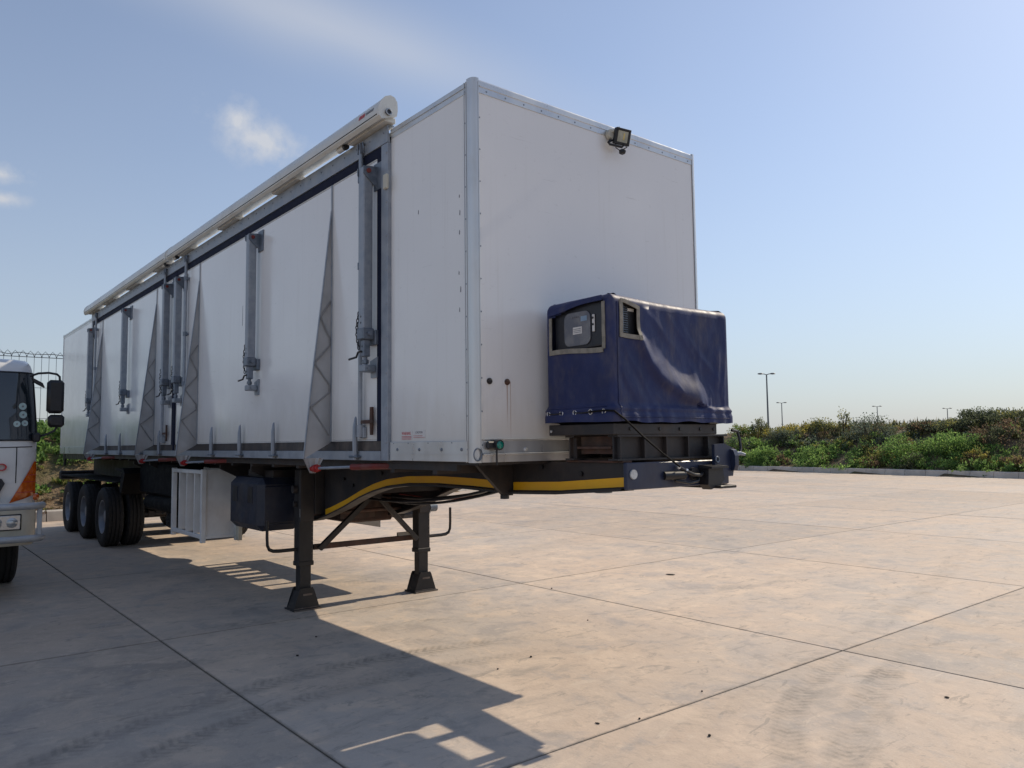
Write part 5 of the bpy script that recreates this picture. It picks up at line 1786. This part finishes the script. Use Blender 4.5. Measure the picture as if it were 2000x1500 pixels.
kb(MB().box(-14.7, -9.32, -3.99, -3.96, 1.15, 1.58, 0.004), 'side_board', 'truck_white')
kb(MB().box(-14.73, -14.70, -3.95, -1.71, 1.15, 1.58, 0.004), 'tail_board', 'truck_white')
hbm = MB()
for y in (-1.70, -3.94): hbm.box(-9.31, -9.25, y-0.05, y+0.03, 1.141, 3.10, 0.004)
hbm.box(-9.305, -9.255, -3.90, -1.75, 2.98, 3.04)
for z in (1.4, 1.8, 2.2, 2.6): hbm.box(-9.30, -9.26, -3.90, -1.75, z, z+0.05)
kb(hbm, 'headboard', 'truck_white')

# ================================================================== lamp posts beyond the bank
def lamp_post(px, y_top_px, depth, h, label):
    d = (Fv+r2*((px-1000)/1514.56)-u2*((y_top_px-750)/1514.56))
    hd = Vector((d.x, d.y, 0)); t = depth/hd.length
    P = Vector((4.291, -3.1513, 1.7852))+d*t
    o = empty('street_lamp', (P.x, P.y, P.z-h))
    tag(o, label, 'street lamp', 'twin-arm lamp posts beyond the embankment')
    MB().cyl((0, 0, 0), (0, 0, h), 0.10, 10, 0.055).build('pole', 'pole', o)
    MB().box(-0.18, 0.18, -0.18, 0.18, -0.3, 0.04, 0.01).build('pole_base', 'pole', o)
    dirx = Vector((r2.x, r2.y, 0)).normalized()
    for s in (-1, 1):
        a = dirx*s
        MB().tube([Vector((0, 0, h-0.05)), a*0.18+Vector((0, 0, h+0.02)), a*0.34+Vector((0, 0, h+0.04))], 0.035, 8).build('arm', 'pole', o)
        c = a*0.52+Vector((0, 0, h+0.05))
        pts = [c-a*0.22, c-a*0.14, c, c+a*0.16, c+a*0.24]
        m = MB().tube(pts, [0.05, 0.11, 0.14, 0.11, 0.05], 10)
        m.v = [(x, y, (z-c.z)*0.55+c.z) for x, y, z in m.v]
        m.build('lamp_head', 'pole', o)


lamp_post(1497, 731, 70, 8.0, 'tallest and nearest grey lamp post right of the navy generator')
lamp_post(1526.5, 787, 118, 8.0, 'second lamp post, just right of the tallest one behind the green bank')
lamp_post(1713, 794, 131, 8.0, 'distant twin lamp post in the middle of the overgrown bank')
lamp_post(1850, 798, 140, 8.0, 'distant twin lamp post left of the dark bushes on the bank top')
lamp_post(1958, 801, 150, 8.0, 'faint rightmost twin lamp post between the dark bushes')

# ================================================================== fence behind the trailer
FE = empty('security_fence', (-23.6, -6, 2.0))
tag(FE, 'dark welded wire security fence with spiked top behind the trailer', 'fence')
FO = (-23.6, -6, 2.0)
pan = None
for i in range(12):
    y = -31.5+3.0*i
    MB().box(-23.68, -23.60, y-0.04, y+0.04, 1.2, 4.85, 0.005).build('post', 'wire', FE, off=FO)
    if pan is None:
        m = MB()
        for k in range(15):
            yy = 0.10+0.2*k
            m.cyl((0, yy, 1.7), (0, yy, 4.66), 0.008, 4)
            m.tube([(0, yy, 4.60), (0.02, yy+0.04, 4.72), (0.04, yy+0.10, 4.79)], 0.008, 4)
            m.tube([(0, yy, 4.60), (-0.02, yy-0.04, 4.72), (-0.03, yy-0.09, 4.77)], 0.008, 4)
        for z in (1.75, 2.7, 3.65, 4.60): m.cyl((0.012, 0, z), (0.012, 3.0, z), 0.012 if z > 4.5 else 0.007, 5)
        p_ = m.build('mesh_panel', 'wire', FE, off=(0, 0, FO[2])); pan = p_.data
    else:
        p_ = link('mesh_panel', pan, FE)
    p_.location = (-23.64-FO[0], y-FO[1], 0)
    pts = [(-23.6+0.05*math.sin(k*1.9+i), y+3.0*k/10, 4.70+0.03*math.sin(k*2.7)) for k in range(11)]
    MB().tube(pts, 0.012, 5).build('barbed_wire', 'wire', FE, off=FO)

# ================================================================== vegetation
PAL = {
    'green': [(0.150, 0.260, 0.075), (0.190, 0.310, 0.090), (0.120, 0.215, 0.065), (0.235, 0.340, 0.100)],
    'bright': [(0.205, 0.345, 0.090), (0.265, 0.395, 0.110), (0.160, 0.280, 0.080)],
    'olive': [(0.245, 0.245, 0.080), (0.200, 0.210, 0.070), (0.300, 0.280, 0.085)],
    'yellow': [(0.420, 0.350, 0.075), (0.340, 0.300, 0.080), (0.46, 0.37, 0.10)],
    'dark': [(0.110, 0.130, 0.072), (0.130, 0.150, 0.085), (0.085, 0.105, 0.060)],
    'grey': [(0.130, 0.165, 0.125), (0.100, 0.130, 0.100), (0.160, 0.195, 0.150)],
    'brown': [(0.190, 0.135, 0.085), (0.235, 0.170, 0.110), (0.145, 0.100, 0.065)],
    'straw': [(0.340, 0.280, 0.160), (0.26, 0.205, 0.115)],
}


def leaf_mesh(name, C, S, N, colors, aspect=0.55):
    """C centres (n,3), S sizes (n), N leaf axes (n,3): one bent leaf (two triangles pairs) each"""
    n = len(C)
    A = N/np.maximum(1e-6, np.linalg.norm(N, axis=1, keepdims=True))
    ref = rng.normal(size=(n, 3))
    B = np.cross(A, ref); B /= np.maximum(1e-6, np.linalg.norm(B, axis=1, keepdims=True))
    U = np.cross(A, B)
    s = S[:, None]
    v0 = C-A*s*0.5
    v1 = C+B*s*aspect*0.5+U*s*0.12
    v2 = C+A*s*0.5-U*s*0.10
    v3 = C-B*s*aspect*0.5+U*s*0.12
    V = np.stack([v0, v1, v2, v3], 1).reshape(-1, 3)
    me = bpy.data.meshes.new(name)
    me.vertices.add(4*n); me.vertices.foreach_set('co', V.astype(np.float32).ravel())
    b4 = np.arange(n)*4
    tri = np.stack([b4, b4+1, b4+2, b4, b4+2, b4+3], 1).ravel()
    me.loops.add(6*n); me.loops.foreach_set('vertex_index', tri.astype(np.int32))
    me.polygons.add(2*n); me.polygons.foreach_set('loop_start', (np.arange(2*n)*3).astype(np.int32))
    at = me.attributes.new('leafcol', 'FLOAT_COLOR', 'POINT')
    cc = np.repeat(np.concatenate([colors, np.ones((n, 1))], 1), 4, axis=0)
    at.data.foreach_set('color', cc.astype(np.float32).ravel())
    me.update(); me.validate()
    me.materials.append(MAT['leaf'])
    return me


def pick(kind, n):
    p = np.array(PAL[kind]); c = p[rng.integers(0, len(p), n)]
    return c*rng.uniform(0.75, 1.25, (n, 1))


def mound_leaves(cx, cy, cz, rx, ry, rz, n, kinds, size, clumps=14, low=0.0):
    """leaves of one low plant: clumps over an ellipsoid, more leaves to the outside"""
    th = rng.uniform(0, 2*np.pi, clumps); ph = np.arccos(rng.uniform(low, 1, clumps))
    rad = rng.uniform(0.55, 1.0, clumps)
    K_ = np.stack([np.cos(th)*np.sin(ph)*rx*rad, np.sin(th)*np.sin(ph)*ry*rad, np.cos(ph)*rz*rad], 1)
    ci = rng.integers(0, clumps, n)
    spread = np.array([rx, ry, rz])*rng.uniform(0.20, 0.36, (clumps, 1))
    L = K_[ci]+np.clip(rng.normal(size=(n, 3)), -1.8, 1.8)*spread[ci]*0.55
    C = L+np.array([cx, cy, cz])
    nd = L/np.array([rx, ry, rz])+rng.normal(size=(n, 3))*0.7+np.array([0, 0, 0.5])
    kk = np.array([kinds[q] for q in rng.integers(0, len(kinds), clumps)])
    col = np.zeros((n, 3))
    for k in set(kk):
        m_ = kk[ci] == k
        col[m_] = pick(k, m_.sum())
    col *= rng.uniform(0.8, 1.2, clumps)[ci][:, None]
    S = size*rng.uniform(0.6, 1.4, n)
    return C, S, nd, col


def bank_point(t, d):
    """t metres along the right kerb (from its far left corner), d metres behind it"""
    A, B = np.array(YARD[2]), np.array(YARD[3])
    u = (B-A)/np.linalg.norm(B-A); n = np.array([-u[1], u[0]])
    p = A+u*t+n*d
    return p[0], p[1], float(bank_z(np.array([p[0]]), np.array([p[1]]))[0])


# ground cover of the right bank
acc = [[], [], [], []]
def push(q):
    for a, b in zip(acc, q): a.append(b)


for i in range(640):
    t = rng.uniform(0, 36); d = rng.uniform(0.5, 11)
    x, y, z = bank_point(t, d)
    g = mnoise.noise(Vector((x*0.22, y*0.22, 4.0)))
    if d < 4.6:
        kinds = ['green', 'bright', 'green'] if g > -0.12 else ['olive', 'brown', 'green']
        if t > 19.5 and d < 3 and g < 0.15: kinds = ['brown', 'olive', 'yellow']
        if 3.5 < t < 12 and 3.4 < d: kinds = ['olive', 'green', 'grey']
        r = rng.uniform(0.45, 1.0); h = rng.uniform(0.30, 0.75); n = 330; sz = 0.12
    else:
        kinds = ['yellow', 'olive', 'olive'] if g > -0.05 else ['olive', 'dark', 'brown', 'grey']
        r = rng.uniform(0.4, 0.9); h = rng.uniform(0.25, 0.6); n = 240; sz = 0.11
    push(mound_leaves(x, y, z-0.05, r, r, h, n, kinds, sz, 12))
me = leaf_mesh('ground_cover', *[np.concatenate(a) for a in acc])
tag(link('ground_cover', me), 'low green and yellow weeds covering the sunlit embankment beyond the kerb', 'weeds', kind='stuff')

# dry stalks standing along the bank top
acc = [[], [], [], []]
n = 2600
ts = rng.uniform(0, 36, n); ds = rng.uniform(4.5, 10, n)
A_, B_ = np.array(YARD[2]), np.array(YARD[3]); u_ = (B_-A_)/np.linalg.norm(B_-A_); n_ = np.array([-u_[1], u_[0]])
PX = A_[0]+u_[0]*ts+n_[0]*ds; PY = A_[1]+u_[1]*ts+n_[1]*ds
PZ = bank_z(PX, PY)
keep = np.array([mnoise.noise(Vector((a*0.35, b*0.35, 9))) > -0.05 for a, b in zip(PX, PY)])
PX, PY, PZ = PX[keep], PY[keep], PZ[keep]; n = len(PX)
hts = rng.uniform(0.22, 0.72, n)
lean = rng.normal(size=(n, 2))*0.16
C = np.stack([PX+lean[:, 0]*hts*0.5, PY+lean[:, 1]*hts*0.5, PZ+hts*0.5], 1)
N = np.stack([lean[:, 0], lean[:, 1], np.ones(n)], 1)
cols = np.where(rng.uniform(size=(n, 1)) > 0.5, pick('straw', n), pick('olive', n))
push((C, hts, N, cols))
me = leaf_mesh('dry_grass', *[np.concatenate(a) for a in acc], aspect=0.014)
tag(link('dry_grass', me), 'thin dry grass stalks along the top of the embankment', 'dry grass', kind='stuff')
# seed heads and thin leafy stalks on the skyline belong to single shrubs below


def shrub(px, py_base, d_back, rx, rz, kinds, n, label, name='shrub', size=0.11, open_=False, group=None):
    """plant on the right bank on the line of sight of a pixel column, d_back metres behind the kerb"""
    dvec = pix_dir(px, 860)
    A, B = YARD[2], YARD[3]
    ux, uy = u_; nx_, ny_ = n_
    ax, ay = A[0]+nx_*d_back, A[1]+ny_*d_back
    # intersect the ground ray with the line parallel to the kerb
    det = dvec.x*(-uy)-(-ux)*dvec.y
    s = ((ax-4.291)*(-uy)-(-ux)*(ay+3.1513))/det
    x, y = 4.291+dvec.x*s, -3.1513+dvec.y*s
    z = float(bank_z(np.array([x]), np.array([y]))[0])
    o = empty(name, (x, y, z)); tag(o, label, 'shrub', group)
    C, S, N, col = mound_leaves(0, 0, rz*0.12, rx, rx*0.9, rz, n, kinds, size, 34 if not open_ else 22, low=-0.1)
    me = leaf_mesh('foliage', C, S, N, col, 0.45); link('foliage', me, o)
    m = MB()
    for k in range(7):
        a = rng.uniform(0, 6.28); r_ = rng.uniform(0.3, 0.75)
        m.tube([(0.03*math.cos(a), 0.03*math.sin(a), -0.1), (rx*r_*0.4*math.cos(a), rx*r_*0.4*math.sin(a), rz*0.45), (rx*r_*math.cos(a+0.3), rx*r_*math.sin(a+0.3), rz*0.9)], [0.03, 0.02, 0.006], 5)
    m.build('stem', 'stem', o)
    return o


shrub(1484, 0, 5.6, 0.62, 1.0, ['dark', 'olive'], 1500, 'small dark bush at the foot of the tallest lamp post')
shrub(1448, 0, 5.2, 0.9, 0.7, ['olive', 'green'], 1400, 'low olive bush on the bank nearest the generator')
shrub(1612, 0, 6.2, 1.0, 0.75, ['olive', 'dark'], 1700, 'rounded olive bush on the bank top left of the sparse sapling')
shrub(1650, 0, 6.0, 0.42, 1.35, ['dark', 'olive'], 420, 'sparse upright sapling standing against the sky on the bank', 'sapling', 0.12, True)
shrub(1525, 0, 3.6, 0.95, 0.95, ['grey', 'dark'], 2200, 'grey green bush half way up the bank below the second lamp post')
shrub(1440, 0, 2.6, 0.9, 1.0, ['grey', 'green', 'olive'], 2000, 'pale grey green bush beside the cable loop of the generator')
shrub(1697, 0, 4.2, 1.35, 1.35, ['grey', 'dark', 'grey'], 3400, 'large round grey green bush in the middle of the bank')
shrub(1800, 0, 5.5, 0.9, 0.55, ['dark', 'brown'], 1600, 'brownish dark bush on the bank left of the dark thicket')
shrub(1835, 0, 6.5, 1.1, 0.50, ['dark', 'grey'], 2000, 'dark bush under the fourth lamp post')
shrub(1880, 0, 5.8, 1.5, 0.55, ['dark', 'dark', 'olive'], 2800, 'dark dense bush left of the tallest bush on the bank')
shrub(1922, 0, 6.4, 1.4, 0.85, ['dark', 'dark', 'grey'], 3600, 'tallest dark bush on the bank top at right')
shrub(1992, 0, 6.2, 1.5, 0.75, ['dark', 'dark', 'olive'], 3400, 'dark bush cut by the right edge of the picture')
shrub(1960, 0, 3.6, 1.3, 1.0, ['dark', 'brown'], 2200, 'dull brown bush below the tall dark bush at right')
shrub(1770, 0, 2.4, 1.3, 1.0, ['bright', 'green'], 2800, 'bright green leafy mound above the dark hollow at the kerb')
shrub(1868, 0, 2.6, 1.3, 0.95, ['bright', 'green'], 2700, 'bright green mound on the bank below the dark thicket')
shrub(1905, 0, 1.6, 0.8, 0.75, ['yellow', 'brown', 'olive'], 1500, 'yellowish bush low on the bank near the right edge')
shrub(1985, 0, 1.4, 0.9, 0.6, ['olive', 'brown'], 1400, 'olive brown bush by the kerb at the right edge')
shrub(1780, 0, 0.9, 0.75, 0.65, ['dark', 'green'], 1500, 'dark plant hanging over the kerb stones')
shrub(1500, 0, 1.5, 1.2, 0.8, ['bright', 'green'], 2400, 'bright green mound at the kerb right of the trailer')
shrub(1590, 0, 1.7, 1.2, 0.75, ['bright', 'green'], 2400, 'green mound at the kerb in the left half of the bank')

# plants and litter on the bank behind the trailer
acc = [[], [], [], []]
for i in range(330):
    x = rng.uniform(-23.0, -17.9); y = rng.uniform(-7, 6.5)
    z = float(bank_z(np.array([x]), np.array([y]))[0])
    hgt = z
    if z > 1.25: kinds, r, h, n = ['bright', 'green', 'bright'], rng.uniform(0.35, 0.65), rng.uniform(0.25, 0.5), 300
    elif 0.55 < z < 0.85: kinds, r, h, n = ['bright', 'green', 'olive'], rng.uniform(0.22, 0.4), rng.uniform(0.12, 0.28), 150
    else: kinds, r, h, n = ['brown', 'straw', 'brown', 'olive'], rng.uniform(0.25, 0.5), 0.06, 110
    push(mound_leaves(x, y, z, r, r, h, n, kinds, 0.10, 9))
me = leaf_mesh('ground_cover', *[np.concatenate(a) for a in acc])
tag(link('ground_cover', me), 'leafy green plants and dry litter on the bank behind the trailer', 'weeds', kind='stuff')

# ================================================================== litter on the concrete
def pebble(x, y, s, label, flat=0.6, long=1.0):
    m = MB(); vs_ = []
    n, r_ = 9, 5
    for i in range(r_+1):
        ph = math.pi*i/r_
        for k in range(n):
            th = 2*math.pi*k/n
            q = s*(1+0.28*mnoise.noise(Vector((math.cos(th)*2+x, math.sin(th)*2+y, math.cos(ph)*2))))
            vs_.append((q*long*math.sin(ph)*math.cos(th), q*math.sin(ph)*math.sin(th), s*flat*(0.85+math.cos(ph))))
    f_ = [(i*n+k, i*n+(k+1) % n, (i+1)*n+(k+1) % n, (i+1)*n+k) for i in range(r_) for k in range(n)]
    o = m.add(vs_, f_).build('pebble', 'stone', None, 60)
    o.location = (x, y, 0.001); o.rotation_euler = (0, 0, rng.uniform(0, 6))
    tag(o, label, 'pebble', 'bits of gravel lying on the concrete')


for x, y, s, lb, fl2, lo in (
        (-2.56, 5.08, 0.030, 'long dark splinter on the sunlit concrete beyond the front leg', 0.3, 2.6),
        (-0.76, 1.11, 0.013, 'round dark pebble on the sunlit slab nearest the shadow tip', 0.7, 1.0),
        (-0.67, 0.69, 0.010, 'small pebble just outside the straight shadow edge', 0.7, 1.0),
        (0.68, 0.44, 0.012, 'flat dark chip near the pointed end of the shadow', 0.4, 1.8),
        (1.27, 0.80, 0.013, 'dark lump of gravel in the near sunlit slab', 0.7, 1.1),
        (0.80, 0.70, 0.010, 'pebble by the slab joint near the shadow corner', 0.7, 1.0),
        (0.72, 1.45, 0.009, 'tiny stone on the joint line between sunlit slabs', 0.7, 1.0),
        (1.9, 2.6, 0.014, 'dark chip at the right of the near slab', 0.5, 1.5),
        (-2.1, -0.35, 0.014, 'pebble lying in the shadow left of the joint', 0.6, 1.2),
        (-2.6, 0.05, 0.011, 'small stone in the shade near the front landing leg', 0.6, 1.2),
        (-1.4, 2.4, 0.009, 'small stone on sunlit concrete beside the long joint', 0.7, 1.0),
        (-2.9, 3.26, 0.012, 'crumb of stone in the long slab joint', 0.7, 1.2)):
    pebble(x, y, s*0.8, lb, fl2, lo)
